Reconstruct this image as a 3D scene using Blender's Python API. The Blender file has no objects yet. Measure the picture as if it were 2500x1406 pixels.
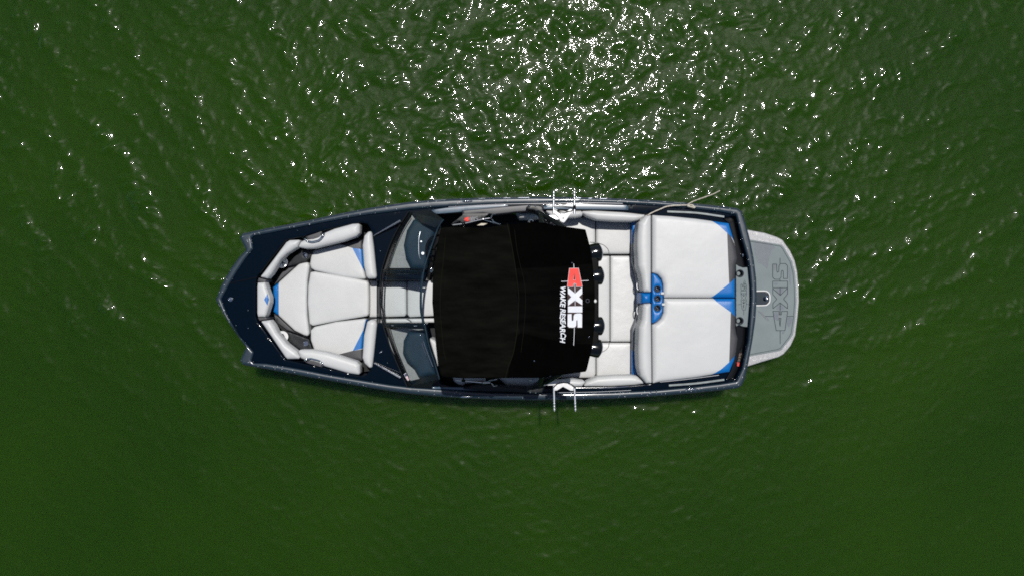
import bpy, bmesh, math, random
import numpy as np
from mathutils import Vector, Matrix
from mathutils.geometry import delaunay_2d_cdt

random.seed(7)
rng = np.random.default_rng(11)
sc = bpy.context.scene
R = math.radians

# ------------------------------------------------------------------ camera
CAM_H = 9.68            # drone height above the water, metres
FOV_W = 1.400           # picture width per metre of distance
cam_d = bpy.data.cameras.new('camera')
cam_d.sensor_width = 36.0
cam_d.lens = 36.0 / FOV_W
cam_d.clip_end = 5000
cam = bpy.data.objects.new('camera', cam_d)
sc.collection.objects.link(cam)
cam.location = (0, 0, CAM_H)
sc.camera = cam

# ------------------------------------------------------------------ light
SUN = Vector((0.085, 0.315, 1.0)).normalized()      # towards the sun
world = bpy.data.worlds.new('World')
sc.world = world
world.use_nodes = True
wn = world.node_tree
wn.nodes.clear()
sky = wn.nodes.new('ShaderNodeTexSky')
sky.sky_type = 'NISHITA'
sky.sun_disc = False
sky.sun_elevation = math.asin(SUN.z)
sky.sun_rotation = math.atan2(SUN.x, SUN.y)
bg = wn.nodes.new('ShaderNodeBackground')
bg.inputs[1].default_value = 0.06
wo = wn.nodes.new('ShaderNodeOutputWorld')
wn.links.new(sky.outputs[0], bg.inputs[0])
wn.links.new(bg.outputs[0], wo.inputs[0])
sl = bpy.data.lights.new('sun', 'SUN')
sl.energy = 3.9
sl.angle = R(0.53)
sl.color = (1.0, 0.965, 0.92)
so = bpy.data.objects.new('sun', sl)
sc.collection.objects.link(so)
so.rotation_euler = SUN.to_track_quat('Z', 'Y').to_euler()
sc.view_settings.view_transform = 'Standard'
sc.view_settings.look = 'None'
sc.view_settings.exposure = 0.0
sc.view_settings.gamma = 1.0
sc.cycles.use_denoising = False
sc.cycles.sample_clamp_indirect = 6.0
sc.cycles.filter_width = 1.7
sc.cycles.max_bounces = 8
sc.cycles.transparent_max_bounces = 12

# ------------------------------------------------------------------ helpers
def S(z):
    return (CAM_H - z) * FOV_W / 2500.0            # metres per photo pixel at height z

def P(px, py, z):
    """true position of a point seen at photo pixel (px, py) and standing at height z"""
    s = S(z)
    return Vector(((px - 1250) * s, (703 - py) * s, z))

def XY(pts, z):
    s = S(z)
    return [((p[0] - 1250) * s, (703 - p[1]) * s) for p in pts]

def rnd(pts, r, n=5):
    """round every corner of a closed polygon; a point may carry its own radius"""
    out = []
    N = len(pts)
    for i in range(N):
        p = Vector(pts[i][:2]); a = Vector(pts[i - 1][:2]); b = Vector(pts[(i + 1) % N][:2])
        rr = pts[i][2] if len(pts[i]) > 2 else r
        u = a - p; v = b - p
        lu, lv = u.length, v.length
        if lu < 1e-6 or lv < 1e-6 or rr < 0.05:
            out.append((p.x, p.y)); continue
        u /= lu; v /= lv
        ang = u.angle(v)
        if ang > 3.05:
            out.append((p.x, p.y)); continue
        d = min(rr / max(math.tan(ang / 2), 0.05), lu * 0.48, lv * 0.48)
        A = p + u * d; B = p + v * d
        for k in range(n + 1):
            t = k / n
            q = A * (1 - t) ** 2 + p * 2 * t * (1 - t) + B * t * t
            out.append((q.x, q.y))
    return out

def resample(pts, step, closed=True):
    out = []
    N = len(pts)
    for i in range(N if closed else N - 1):
        a = pts[i]; b = pts[(i + 1) % N]
        L = math.hypot(b[0] - a[0], b[1] - a[1])
        n = max(1, int(math.ceil(L / step)))
        for k in range(n):
            t = k / n
            out.append((a[0] + (b[0] - a[0]) * t, a[1] + (b[1] - a[1]) * t))
    if not closed:
        out.append(tuple(pts[-1][:2]))
    return out

def smooth_line(pts, n=6):
    """catmull-rom through points of any dimension"""
    P_ = [Vector(p) for p in pts]
    out = []
    for i in range(len(P_) - 1):
        p0 = P_[i - 1] if i else P_[0] * 2 - P_[1]
        p1, p2 = P_[i], P_[i + 1]
        p3 = P_[i + 2] if i + 2 < len(P_) else P_[-1] * 2 - P_[-2]
        for k in range(n):
            t = k / n
            out.append(0.5 * ((2 * p1) + (p2 - p0) * t + (2 * p0 - 5 * p1 + 4 * p2 - p3) * t * t + (3 * p1 - p0 - 3 * p2 + p3) * t ** 3))
    out.append(P_[-1].copy())
    return out

def inside(xy, poly):
    x, y = xy[:, 0], xy[:, 1]
    c = np.zeros(len(x), bool)
    n = len(poly)
    j = n - 1
    for i in range(n):
        xi, yi = poly[i]; xj, yj = poly[j]
        m = ((yi > y) != (yj > y))
        with np.errstate(divide='ignore', invalid='ignore'):
            xc = (xj - xi) * (y - yi) / ((yj - yi) if yj != yi else 1e-12) + xi
        c ^= m & (x < xc)
        j = i
    return c

def segdist(xy, polys):
    d = np.full(len(xy), 1e9)
    for poly in polys:
        a = np.array(poly); b = np.roll(a, -1, 0)
        for i in range(len(a)):
            ab = b[i] - a[i]
            L = ab @ ab
            if L < 1e-14: continue
            t = np.clip(((xy - a[i]) @ ab) / L, 0, 1)
            q = xy - (a[i] + t[:, None] * ab)
            d = np.minimum(d, np.hypot(q[:, 0], q[:, 1]))
    return d

def signed_area(p):
    return 0.5 * sum(p[i - 1][0] * p[i][1] - p[i][0] * p[i - 1][1] for i in range(len(p)))

def link(name, me, parent=None):
    o = bpy.data.objects.new(name, me)
    sc.collection.objects.link(o)
    if parent is not None:
        o.parent = parent
        if parent.type == 'EMPTY':
            o.matrix_parent_inverse = Matrix.Translation(-parent.location)
    return o

def mesh_obj(name, verts, faces, mats, parent=None, mi=None, smooth=True):
    me = bpy.data.meshes.new(name)
    me.from_pydata([tuple(v) for v in verts], [], faces)
    for m in (mats if isinstance(mats, (list, tuple)) else [mats]):
        me.materials.append(m)
    if mi is not None:
        me.polygons.foreach_set('material_index', mi)
    if smooth:
        me.polygons.foreach_set('use_smooth', [True] * len(me.polygons))
    me.update()
    return link(name, me, parent)

def surf(name, outline, z, z0, mats, parent, holes=(), panels=(), r=0.012, w=0.02, crown=0.0,
         step=0.03, zfun=None, flat=False, hole_z=None, world=False, sharp=None):
    """closed upholstered / moulded shape: outline (photo pixels at height z), rolled edge of height r and
    width w, soft crown, walls down to z0, real holes, colour panels sewn in"""
    out = outline if world else XY(outline, z)
    hol = [(h if world else XY(h, z)) for h in holes]
    pan = [((p if world else XY(p, z)), k) for p, k in panels]
    rings = []
    if signed_area(out) < 0: out = out[::-1]
    out = resample(out, step)
    hol = [resample(h if signed_area(h) < 0 else h[::-1], step) for h in hol]
    pts = []; edges = []
    def add_loop(l):
        b = len(pts)
        pts.extend(l)
        for i in range(len(l)):
            edges.append((b + i, b + (i + 1) % len(l)))
    add_loop(out)
    for h in hol: add_loop(h)
    allp = [out] + hol
    # inner rings follow the edge
    cand = []
    if r > 0:
        for l in allp:
            a = np.array(l)
            t = np.roll(a, -1, 0) - np.roll(a, 1, 0)
            t /= np.maximum(np.hypot(t[:, 0], t[:, 1])[:, None], 1e-9)
            nrm = np.stack([-t[:, 1], t[:, 0]], 1)
            for f in (0.05, 0.17, 0.38, 0.68, 1.0):
                q = a + nrm * (w * f)
                ok = inside(q, out)
                for h in hol: ok &= ~inside(q, h)
                d = segdist(q, allp)
                ok &= d > w * f * 0.93
                cand.append(q[ok])
    xs = [p[0] for p in out]; ys = [p[1] for p in out]
    if not flat:
        gx = np.arange(min(xs), max(xs), step); gy = np.arange(min(ys), max(ys), step)
        g = np.array([(x + (step / 2 if j % 2 else 0), y) for j, y in enumerate(gy) for x in gx]) if len(gx) and len(gy) else np.zeros((0, 2))
        if len(g):
            ok = inside(g, out)
            for h in hol: ok &= ~inside(g, h)
            g = g[ok]
            if len(g):
                d = segdist(g, allp)
                cand.append(g[d > (w * 1.25 if r > 0 else step * .4)])
    for c in cand: pts.extend([tuple(p) for p in c])
    for p, k in pan: add_loop(resample(p, step))
    vs, es, fs, _, _, _ = delaunay_2d_cdt([Vector(p) for p in pts], edges, [], 0, 1e-5, False)
    v = np.array([(q.x, q.y) for q in vs])
    f = np.array([list(t) for t in fs if len(t) == 3])
    c = v[f].mean(1)
    ok = inside(c, out)
    for h in hol: ok &= ~inside(c, h)
    f = f[ok]; c = c[ok]
    used = np.unique(f)
    remap = -np.ones(len(v), int); remap[used] = np.arange(len(used))
    v = v[used]; f = remap[f]
    d = segdist(v, allp)
    base = np.full(len(v), z, float) if zfun is None else zfun(v[:, 0], v[:, 1])
    if r > 0:
        u = np.clip(d / w, 0, 1)
        zz = base - r + r * np.sqrt(np.clip(1 - (1 - u) ** 2, 0, 1))
    else:
        zz = base.copy()
    zz += crown * (1 - np.exp(-d / 0.09))
    mi = np.zeros(len(f), int)
    for p, k in pan:
        mi[inside(c, p)] = k
    # orientation up
    a, b, e = v[f[:, 0]], v[f[:, 1]], v[f[:, 2]]
    cr = (b[:, 0] - a[:, 0]) * (e[:, 1] - a[:, 1]) - (b[:, 1] - a[:, 1]) * (e[:, 0] - a[:, 0])
    f[cr < 0] = f[cr < 0][:, ::-1]
    verts = [(v[i, 0], v[i, 1], zz[i]) for i in range(len(v))]
    faces = [tuple(int(q) for q in t) for t in f]
    mil = list(mi)
    cnt = {}
    for k, t in enumerate(faces):
        for i in range(3):
            ed = (t[i], t[(i + 1) % 3])
            cnt.setdefault(tuple(sorted(ed)), []).append((ed, k))
    if z0 is not None:
        low = {}
        for key, l in cnt.items():
            if len(l) == 1:
                (p, q), k = l[0]
                zb = z0
                for s_ in (p, q):
                    if s_ not in low:
                        low[s_] = len(verts)
                        verts.append((verts[s_][0], verts[s_][1], min(zb, verts[s_][2] - .001)))
                faces.append((q, p, low[p], low[q])); mil.append(mil[k])
    o = mesh_obj(name, verts, faces, mats, parent, mil, smooth=(r > 0 or zfun is not None))
    if r > 0 or zfun is not None:
        try:
            o.data.set_sharp_from_angle(angle=R(60 if sharp is None else sharp))
        except Exception:
            pass
    return o

def slab(name, outline, z, z0, mat, parent, bev=0.004, rad=0):
    """hard-edged plate with a small bevelled rim"""
    pl = rnd(outline, rad) if rad else outline
    return surf(name, pl, z, z0, mat, parent, r=bev, w=bev, step=0.05, flat=True)

class MB:
    def __init__(self): self.v = []; self.f = []
    def tube(self, pts, r, n=10, closed=False, caps=True):
        pts = [Vector(p) for p in pts]
        N = len(pts); b = len(self.v)
        up0 = Vector((0, 0, 1))
        for i, p in enumerate(pts):
            if closed: t = pts[(i + 1) % N] - pts[i - 1]
            else: t = pts[min(i + 1, N - 1)] - pts[max(i - 1, 0)]
            t.normalize()
            u = up0 if abs(t.z) < 0.95 else Vector((1, 0, 0))
            s = t.cross(u).normalized(); u2 = s.cross(t)
            rr = r[i] if isinstance(r, (list, tuple)) else r
            for k in range(n):
                a = 2 * math.pi * k / n
                self.v.append(p + s * math.cos(a) * rr + u2 * math.sin(a) * rr)
        for i in range(N if closed else N - 1):
            for k in range(n):
                a0 = b + i * n + k; a1 = b + i * n + (k + 1) % n
                c0 = b + ((i + 1) % N) * n + k; c1 = b + ((i + 1) % N) * n + (k + 1) % n
                self.f.append((a0, a1, c1, c0))
        if not closed and caps:
            self.f.append(tuple(b + k for k in range(n))[::-1])
            self.f.append(tuple(b + (N - 1) * n + k for k in range(n)))
        return self
    def lathe(self, origin, axis, prof, n=28):
        """prof: list of (distance along axis, radius)"""
        o = Vector(origin); a = Vector(axis).normalized()
        u = a.orthogonal().normalized(); w = a.cross(u)
        b = len(self.v)
        for t, r_ in prof:
            for k in range(n):
                an = 2 * math.pi * k / n
                self.v.append(o + a * t + (u * math.cos(an) + w * math.sin(an)) * max(r_, 1e-4))
        for i in range(len(prof) - 1):
            for k in range(n):
                self.f.append((b + i * n + k, b + i * n + (k + 1) % n, b + (i + 1) * n + (k + 1) % n, b + (i + 1) * n + k))
        self.f.append(tuple(b + k for k in range(n))[::-1])
        self.f.append(tuple(b + (len(prof) - 1) * n + k for k in range(n)))
        return self
    def box(self, c, sx, sy, sz, rot=0.0):
        b = len(self.v)
        m = Matrix.Rotation(rot, 3, 'Z')
        for dz in (-1, 1):
            for dx, dy in ((-1, -1), (1, -1), (1, 1), (-1, 1)):
                self.v.append(Vector(c) + m @ Vector((dx * sx / 2, dy * sy / 2, dz * sz / 2)))
        for q in ((3, 2, 1, 0), (4, 5, 6, 7), (0, 1, 5, 4), (1, 2, 6, 5), (2, 3, 7, 6), (3, 0, 4, 7)):
            self.f.append(tuple(b + i for i in q))
        return self
    def ribbon(self, pts, w, h):
        """flat bar along points (world), width w, thickness h, lying horizontally"""
        pts = [Vector(p) for p in pts]
        b = len(self.v); N = len(pts)
        for i, p in enumerate(pts):
            t = pts[min(i + 1, N - 1)] - pts[max(i - 1, 0)]
            t.z = 0; t.normalize()
            s = Vector((-t.y, t.x, 0)) * w / 2
            for q, dz in ((-s, -h / 2), (s, -h / 2), (s, h / 2), (-s, h / 2)):
                self.v.append(p + q + Vector((0, 0, dz)))
        for i in range(N - 1):
            for k in range(4):
                self.f.append((b + i * 4 + k, b + (i + 1) * 4 + k, b + (i + 1) * 4 + (k + 1) % 4, b + i * 4 + (k + 1) % 4))
        self.f.append((b, b + 1, b + 2, b + 3)); e = b + (N - 1) * 4
        self.f.append((e + 3, e + 2, e + 1, e))
        return self
    def build(self, name, mat, parent=None, smooth=True, angle=45):
        me = bpy.data.meshes.new(name)
        me.from_pydata([tuple(v) for v in self.v], [], self.f)
        me.materials.append(mat)
        bm = bmesh.new(); bm.from_mesh(me)
        bmesh.ops.recalc_face_normals(bm, faces=bm.faces)
        bm.to_mesh(me); bm.free()
        if smooth:
            me.polygons.foreach_set('use_smooth', [True] * len(me.polygons))
            me.set_sharp_from_angle(angle=R(angle))
        return link(name, me, parent)

# ------------------------------------------------------------------ materials
def mat_new(name):
    m = bpy.data.materials.new(name); m.use_nodes = True
    nt = m.node_tree
    return m, nt, nt.nodes['Principled BSDF']

def plain(name, col, rough=0.5, metal=0.0, spec=0.5, coat=0.0, bump=None, var=0.0, var_scale=3.0, stretch=None):
    m, nt, b = mat_new(name)
    b.inputs['Base Color'].default_value = (*col, 1)
    b.inputs['Roughness'].default_value = rough
    b.inputs['Metallic'].default_value = metal
    b.inputs['Specular IOR Level'].default_value = spec
    b.inputs['Coat Weight'].default_value = coat
    b.inputs['Coat Roughness'].default_value = 0.06
    tc = nt.nodes.new('ShaderNodeTexCoord')
    if var > 0:
        n = nt.nodes.new('ShaderNodeTexNoise'); n.inputs['Scale'].default_value = var_scale; n.inputs['Detail'].default_value = 6
        if stretch:
            sm = nt.nodes.new('ShaderNodeMapping'); sm.inputs['Scale'].default_value = stretch
            nt.links.new(tc.outputs['Object'], sm.inputs[0]); nt.links.new(sm.outputs[0], n.inputs['Vector'])
        else:
            nt.links.new(tc.outputs['Object'], n.inputs['Vector'])
        mr = nt.nodes.new('ShaderNodeMapRange')
        mr.inputs[1].default_value = 0.3; mr.inputs[2].default_value = 0.7
        mr.inputs[3].default_value = 1 - var; mr.inputs[4].default_value = 1 + var
        nt.links.new(n.outputs['Fac'], mr.inputs[0])
        mx = nt.nodes.new('ShaderNodeMix'); mx.data_type = 'RGBA'; mx.blend_type = 'MULTIPLY'
        mx.inputs[0].default_value = 1
        mx.inputs[6].default_value = (*col, 1)
        cmb = nt.nodes.new('ShaderNodeCombineColor')
        for i in range(3): nt.links.new(mr.outputs[0], cmb.inputs[i])
        nt.links.new(cmb.outputs[0], mx.inputs[7])
        nt.links.new(mx.outputs[2], b.inputs['Base Color'])
    if bump:
        prev = None
        for sc_, dist, det in bump:
            n = nt.nodes.new('ShaderNodeTexNoise'); n.inputs['Scale'].default_value = sc_; n.inputs['Detail'].default_value = det
            nt.links.new(tc.outputs['Object'], n.inputs['Vector'])
            bp = nt.nodes.new('ShaderNodeBump'); bp.inputs['Distance'].default_value = dist
            nt.links.new(n.outputs['Fac'], bp.inputs['Height'])
            if prev: nt.links.new(prev.outputs[0], bp.inputs['Normal'])
            prev = bp
        nt.links.new(prev.outputs[0], b.inputs['Normal'])
    return m

def flake(name, col, spark, rough, thr, scale=130.0, spec=0.5, coat=0.5):
    """gelcoat with metal flake and stray water drops, their sun sparkle painted as pale dots"""
    m, nt, b = mat_new(name)
    tc = nt.nodes.new('ShaderNodeTexCoord')
    vo = nt.nodes.new('ShaderNodeTexVoronoi'); vo.inputs['Scale'].default_value = scale
    nt.links.new(tc.outputs['Object'], vo.inputs['Vector'])
    sp = nt.nodes.new('ShaderNodeSeparateColor'); nt.links.new(vo.outputs['Color'], sp.inputs[0])
    gt = nt.nodes.new('ShaderNodeMath'); gt.operation = 'GREATER_THAN'; gt.inputs[1].default_value = thr
    nt.links.new(sp.outputs[0], gt.inputs[0])
    ld = nt.nodes.new('ShaderNodeMath'); ld.operation = 'LESS_THAN'; ld.inputs[1].default_value = 0.42
    nt.links.new(vo.outputs['Distance'], ld.inputs[0])
    mul = nt.nodes.new('ShaderNodeMath'); mul.operation = 'MULTIPLY'
    nt.links.new(gt.outputs[0], mul.inputs[0]); nt.links.new(ld.outputs[0], mul.inputs[1])
    fine = nt.nodes.new('ShaderNodeTexVoronoi'); fine.inputs['Scale'].default_value = 380
    nt.links.new(tc.outputs['Object'], fine.inputs['Vector'])
    s2 = nt.nodes.new('ShaderNodeSeparateColor'); nt.links.new(fine.outputs['Color'], s2.inputs[0])
    rmp = nt.nodes.new('ShaderNodeMapRange'); rmp.inputs[3].default_value = 0.6; rmp.inputs[4].default_value = 1.45
    nt.links.new(s2.outputs[1], rmp.inputs[0])
    cc = nt.nodes.new('ShaderNodeCombineColor')
    for i in range(3): nt.links.new(rmp.outputs[0], cc.inputs[i])
    m1 = nt.nodes.new('ShaderNodeMix'); m1.data_type = 'RGBA'; m1.blend_type = 'MULTIPLY'; m1.inputs[0].default_value = 1
    m1.inputs[6].default_value = (*col, 1); nt.links.new(cc.outputs[0], m1.inputs[7])
    m2 = nt.nodes.new('ShaderNodeMix'); m2.data_type = 'RGBA'
    nt.links.new(mul.outputs[0], m2.inputs[0]); nt.links.new(m1.outputs[2], m2.inputs[6]); m2.inputs[7].default_value = (*spark, 1)  # sparkle goes into the base colour as pale dots
    nt.links.new(m2.outputs[2], b.inputs['Base Color'])
    b.inputs['Roughness'].default_value = rough
    b.inputs['Coat Weight'].default_value = coat
    b.inputs['Specular IOR Level'].default_value = spec
    b.inputs['Coat Roughness'].default_value = 0.08
    return m

M = {}
M['vinyl'] = plain('white_vinyl', (0.495, 0.502, 0.498), 0.45, bump=[(4, 0.005, 2)], var=0.018, var_scale=4)
M['vinyl_crease'] = plain('creased_white_vinyl', (0.54, 0.545, 0.54), 0.42, bump=[(6, 0.006, 2.0)], var=0.03, var_scale=5)
M['blue'] = plain('blue_vinyl', (0.0, 0.122, 0.40), 0.38, bump=[(420, 0.0006, 2)])
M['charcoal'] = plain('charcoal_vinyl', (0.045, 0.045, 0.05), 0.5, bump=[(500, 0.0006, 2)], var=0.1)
M['greyvinyl'] = plain('grey_vinyl', (0.16, 0.17, 0.19), 0.5, bump=[(500, 0.0006, 2)])
M['navy'] = flake('navy_gelcoat', (0.0004, 0.0035, 0.0085), (0.3, 0.35, 0.4), 0.10, 0.9997, spec=0.22, coat=0.0)
M['lip'] = flake('flaked_gunwale_gelcoat', (0.013, 0.027, 0.041), (0.95, 0.95, 0.95), 0.36, 0.986, coat=0.25)
M['stripe'] = plain('pale_deck_strip', (0.20, 0.23, 0.23), 0.5, var=0.25, var_scale=14)  # pale grey with randomly uneven tone
M['brown'] = plain('faded_brown_print', (0.10, 0.07, 0.055), 0.6)
M['hull'] = plain('hull_gelcoat', (0.003, 0.006, 0.012), 0.15, coat=0.5)
M['slate'] = flake('slate_gelcoat', (0.05, 0.085, 0.125), (0.5, 0.55, 0.6), 0.3, 0.999)
M['black'] = plain('gloss_black', (0.0025, 0.003, 0.003), 0.14, coat=0.3)
M['matte'] = plain('matte_black', (0.0015, 0.0015, 0.0018), 0.6, spec=0.1)
M['tower'] = plain('tower_black_paint', (0.008, 0.010, 0.012), 0.4, spec=0.3)
M['towergrey'] = plain('tower_grey_paint', (0.035, 0.036, 0.042), 0.45)
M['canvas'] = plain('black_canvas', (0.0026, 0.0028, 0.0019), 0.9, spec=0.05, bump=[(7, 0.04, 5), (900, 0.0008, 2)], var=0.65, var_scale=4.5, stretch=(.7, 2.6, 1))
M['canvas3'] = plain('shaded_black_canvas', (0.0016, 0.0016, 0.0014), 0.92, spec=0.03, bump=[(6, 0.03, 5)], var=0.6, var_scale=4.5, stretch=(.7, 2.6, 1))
M['canvas2'] = plain('lobe_shade_canvas', (0.0010, 0.0010, 0.0009), 0.95, spec=0.012, bump=[(5, 0.02, 4)], var=0.3, var_scale=7)  # same canvas, shade of the dropping side lobes painted into its colour
M['piping'] = plain('canvas_seam', (0.011, 0.010, 0.006), 0.8, spec=0.05)
M['chrome'] = plain('polished_steel', (0.72, 0.73, 0.74), 0.12, metal=1.0)
M['steel'] = plain('brushed_steel', (0.55, 0.57, 0.6), 0.32, metal=1.0)
M['rail'] = plain('rub_rail_trim', (0.10, 0.11, 0.13), 0.22, metal=0.7)
M['alu'] = plain('white_painted_metal', (0.72, 0.72, 0.71), 0.35)
M['eva'] = plain('grey_foam_mat', (0.19, 0.225, 0.23), 0.85, spec=0.2, bump=[(500, 0.0015, 3)], var=0.06, var_scale=5)
M['eva_wet'] = plain('wet_grey_foam_mat', (0.115, 0.135, 0.155), 0.5, bump=[(500, 0.001, 3)], var=0.06, var_scale=8)
M['groove'] = plain('dark_groove', (0.035, 0.045, 0.055), 0.8, spec=.2)
M['fork'] = plain('satin_steel', (0.85, 0.87, 0.88), 0.38, metal=1.0)
M['platform'] = flake('flaked_white_platform_edge', (0.38, 0.38, 0.385), (1, 1, 1), 0.35, 0.93, 150)
M['red'] = plain('red_print', (0.72, 0.035, 0.022), 0.6)
M['white'] = plain('white_print', (0.66, 0.68, 0.72), 0.6, var=0.08, var_scale=60)
M['maroon'] = plain('dark_red_print', (0.022, 0.003, 0.003), 0.7)
M['floor'] = plain('dark_floor_mat', (0.010, 0.011, 0.012), 0.8, bump=[(60, 0.003, 3)])
M['dash'] = plain('grey_dash_mat', (0.24, 0.25, 0.245), 0.8, bump=[(300, 0.003, 3)], var=0.12, var_scale=40)
M['dashblue'] = plain('navy_dash_hood', (0.004, 0.020, 0.035), 0.6, spec=0.25, bump=[(400, 0.002, 3)], var=0.1, var_scale=12)
M['rope'] = plain('cream_rope', (0.52, 0.48, 0.40), 0.8, bump=[(160, 0.004, 2)])
M['beige'] = plain('beige_strap', (0.55, 0.50, 0.40), 0.7)
M['pink'] = plain('sticker_red', (0.55, 0.18, 0.20), 0.5)
M['ink'] = plain('sticker_navy', (0.02, 0.03, 0.08), 0.5)

def glass_mat(name, tint, refl):
    m = bpy.data.materials.new(name); m.use_nodes = True
    nt = m.node_tree; nt.nodes.clear()
    t = nt.nodes.new('ShaderNodeBsdfTransparent'); t.inputs[0].default_value = (*tint, 1)
    g = nt.nodes.new('ShaderNodeBsdfGlossy'); g.inputs['Roughness'].default_value = 0.03
    fr = nt.nodes.new('ShaderNodeFresnel'); fr.inputs[0].default_value = 1.45
    mu = nt.nodes.new('ShaderNodeMath'); mu.operation = 'MULTIPLY'; mu.inputs[1].default_value = refl; mu.use_clamp = True
    nt.links.new(fr.outputs[0], mu.inputs[0])
    ge = nt.nodes.new('ShaderNodeNewGeometry')
    ib = nt.nodes.new('ShaderNodeMath'); ib.operation = 'SUBTRACT'; ib.inputs[0].default_value = 1
    nt.links.new(ge.outputs['Backfacing'], ib.inputs[1])
    m2 = nt.nodes.new('ShaderNodeMath'); m2.operation = 'MULTIPLY'
    nt.links.new(mu.outputs[0], m2.inputs[0]); nt.links.new(ib.outputs[0], m2.inputs[1])
    mu = m2
    mx = nt.nodes.new('ShaderNodeMixShader')
    nt.links.new(mu.outputs[0], mx.inputs[0]); nt.links.new(t.outputs[0], mx.inputs[1]); nt.links.new(g.outputs[0], mx.inputs[2])
    o = nt.nodes.new('ShaderNodeOutputMaterial'); nt.links.new(mx.outputs[0], o.inputs[0])
    return m
M['glass'] = glass_mat('clear_tinted_glass', (0.965, 0.98, 0.985), 1.0)
M['darkglass'] = glass_mat('dark_side_glass', (0.10, 0.12, 0.13), 1.5)

# ------------------------------------------------------------------ water
def water():
    def axis(lim, st, far):
        a = list(np.arange(0, lim + st / 2, st)); g = st
        while a[-1] < far:
            g *= 1.16; a.append(a[-1] + g)
        a = np.array(a)
        return np.concatenate([-a[:0:-1], a])
    xs = axis(7.6, 0.02, 2200); ys = axis(4.8, 0.02, 2200)
    X, Y = np.meshgrid(xs, ys, indexing='xy')
    X = X.astype(np.float32); Y = Y.astype(np.float32)
    # slow wander of the wave field so crests are never straight lines
    Wx = X.copy(); Wy = Y.copy()
    for k in range(9):
        L = rng.uniform(1.0, 4.0); a = rng.uniform(0, 2 * np.pi); ph = rng.uniform(0, 6.28); am = 0.020 * L
        s_ = np.sin((np.cos(a) * X + np.sin(a) * Y) * 2 * np.pi / L + ph) * am
        Wx += s_ * np.cos(a + 1.9); Wy += s_ * np.sin(a + 1.9)
    # two wave trains: the breeze coming down the picture, and a slanting one off the bow
    left = 1 / (1 + np.exp((X + 2.6 + 0.25 * Y) / 0.55))
    Z = np.zeros_like(X); Z2 = np.zeros_like(X); S1 = np.zeros_like(X)
    n = 190
    for k in range(n):
        u = ((k // 2) + rng.uniform()) / (n / 2)
        L = 0.070 * (0.9 / 0.070) ** (u ** 1.25)
        second = k % 2
        a = (R(38) if second else R(-73)) + rng.normal(0, R(24 if L > .35 else 42 if L > .14 else 75))
        slope = 0.0155 * (1.25 if .10 < L < .26 else 0.8)
        if L > 0.55: slope *= 0.7
        am = slope * L / (2 * np.pi) * 1.414
        kx, ky = math.cos(a) * 2 * np.pi / L, math.sin(a) * 2 * np.pi / L
        ph = kx * Wx + ky * Wy + rng.uniform(0, 6.28)
        La = rng.uniform(.7, 2.4); b = rng.uniform(0, 6.28)
        env = 1 + 0.85 * np.sin((np.cos(b) * Wx + np.sin(b) * Wy) * 2 * np.pi / La + rng.uniform(0, 6.28))
        w_ = (am * env * np.cos(ph)).astype(np.float32)
        if L < .22: S1 += w_ * (.5 if second else 1.0) * (1 + .0 * left)
        elif second: Z2 += w_
        else: Z += w_
    Z = Z * (1 - left * .8) + Z2 * (0.30 + left * .95)
    calm = 1 / (1 + np.exp((Y + 1.0) / 0.38))
    Z = Z * (1 - .45 * calm) + S1
    # peaked crests
    sd = Z[abs(ys) < 4][:, abs(xs) < 6].std()
    Z = Z + 0.25 * (Z * Z / sd - sd)
    # calmer water in the lee of the hull (below it in the picture), calm far away where the mesh is coarse
    lee = 1 - 0.60 / (1 + np.exp((Y + 1.0 + 0.06 * np.minimum(X, 0)) / 0.38))
    lee = lee * (1 - 0.25 / (1 + np.exp((X + 3.3) / 0.8)))
    right = 1 - 0.36 / (1 + np.exp(-(X - 3.6) / 0.6))
    far = np.clip(1 - (np.maximum(abs(X) - 7.3, abs(Y) - 4.5)) / 1.5, 0, 1)
    Z *= lee * right * far
    V = np.stack([X.ravel(), Y.ravel(), Z.ravel()], 1)
    ny, nx = X.shape
    i = np.arange(ny * nx).reshape(ny, nx)
    q = np.stack([i[:-1, :-1], i[:-1, 1:], i[1:, 1:], i[1:, :-1]], -1).reshape(-1, 4)
    me = bpy.data.meshes.new('water')
    me.vertices.add(len(V)); me.vertices.foreach_set('co', V.ravel())
    me.loops.add(q.size); me.loops.foreach_set('vertex_index', q.ravel().astype(np.int32))
    me.polygons.add(len(q)); me.polygons.foreach_set('loop_start', (np.arange(len(q)) * 4).astype(np.int32))
    me.polygons.foreach_set('use_smooth', np.ones(len(q), bool))
    me.update(calc_edges=True)
    m, nt, b = mat_new('green_lake_water')
    b.inputs['Base Color'].default_value = (0.0125, 0.037, 0.0062, 1)
    b.inputs['Roughness'].default_value = 0.035
    b.inputs['Coat Weight'].default_value = 0.19
    b.inputs['Coat IOR'].default_value = 1.33
    b.inputs['Coat Roughness'].default_value = 0.38
    b.inputs['IOR'].default_value = 1.333
    b.subsurface_method = 'BURLEY'
    b.inputs['Subsurface Weight'].default_value = 1.0
    b.inputs['Subsurface Radius'].default_value = (0.5, 1.0, 0.4)
    b.inputs['Subsurface Scale'].default_value = 0.35
    tc = nt.nodes.new('ShaderNodeTexCoord')
    mp = nt.nodes.new('ShaderNodeMapping'); mp.inputs['Scale'].default_value = (0.75, 1.3, 1); mp.inputs['Rotation'].default_value = (0, 0, R(-14))
    nt.links.new(tc.outputs['Object'], mp.inputs[0])
    n1 = nt.nodes.new('ShaderNodeTexNoise'); n1.inputs['Scale'].default_value = 16; n1.inputs['Detail'].default_value = 2.5; n1.inputs['Distortion'].default_value = 0.6
    nt.links.new(mp.outputs[0], n1.inputs['Vector'])
    # ripples fade towards the calm lee
    sx = nt.nodes.new('ShaderNodeSeparateXYZ'); nt.links.new(tc.outputs['Object'], sx.inputs[0])
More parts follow.
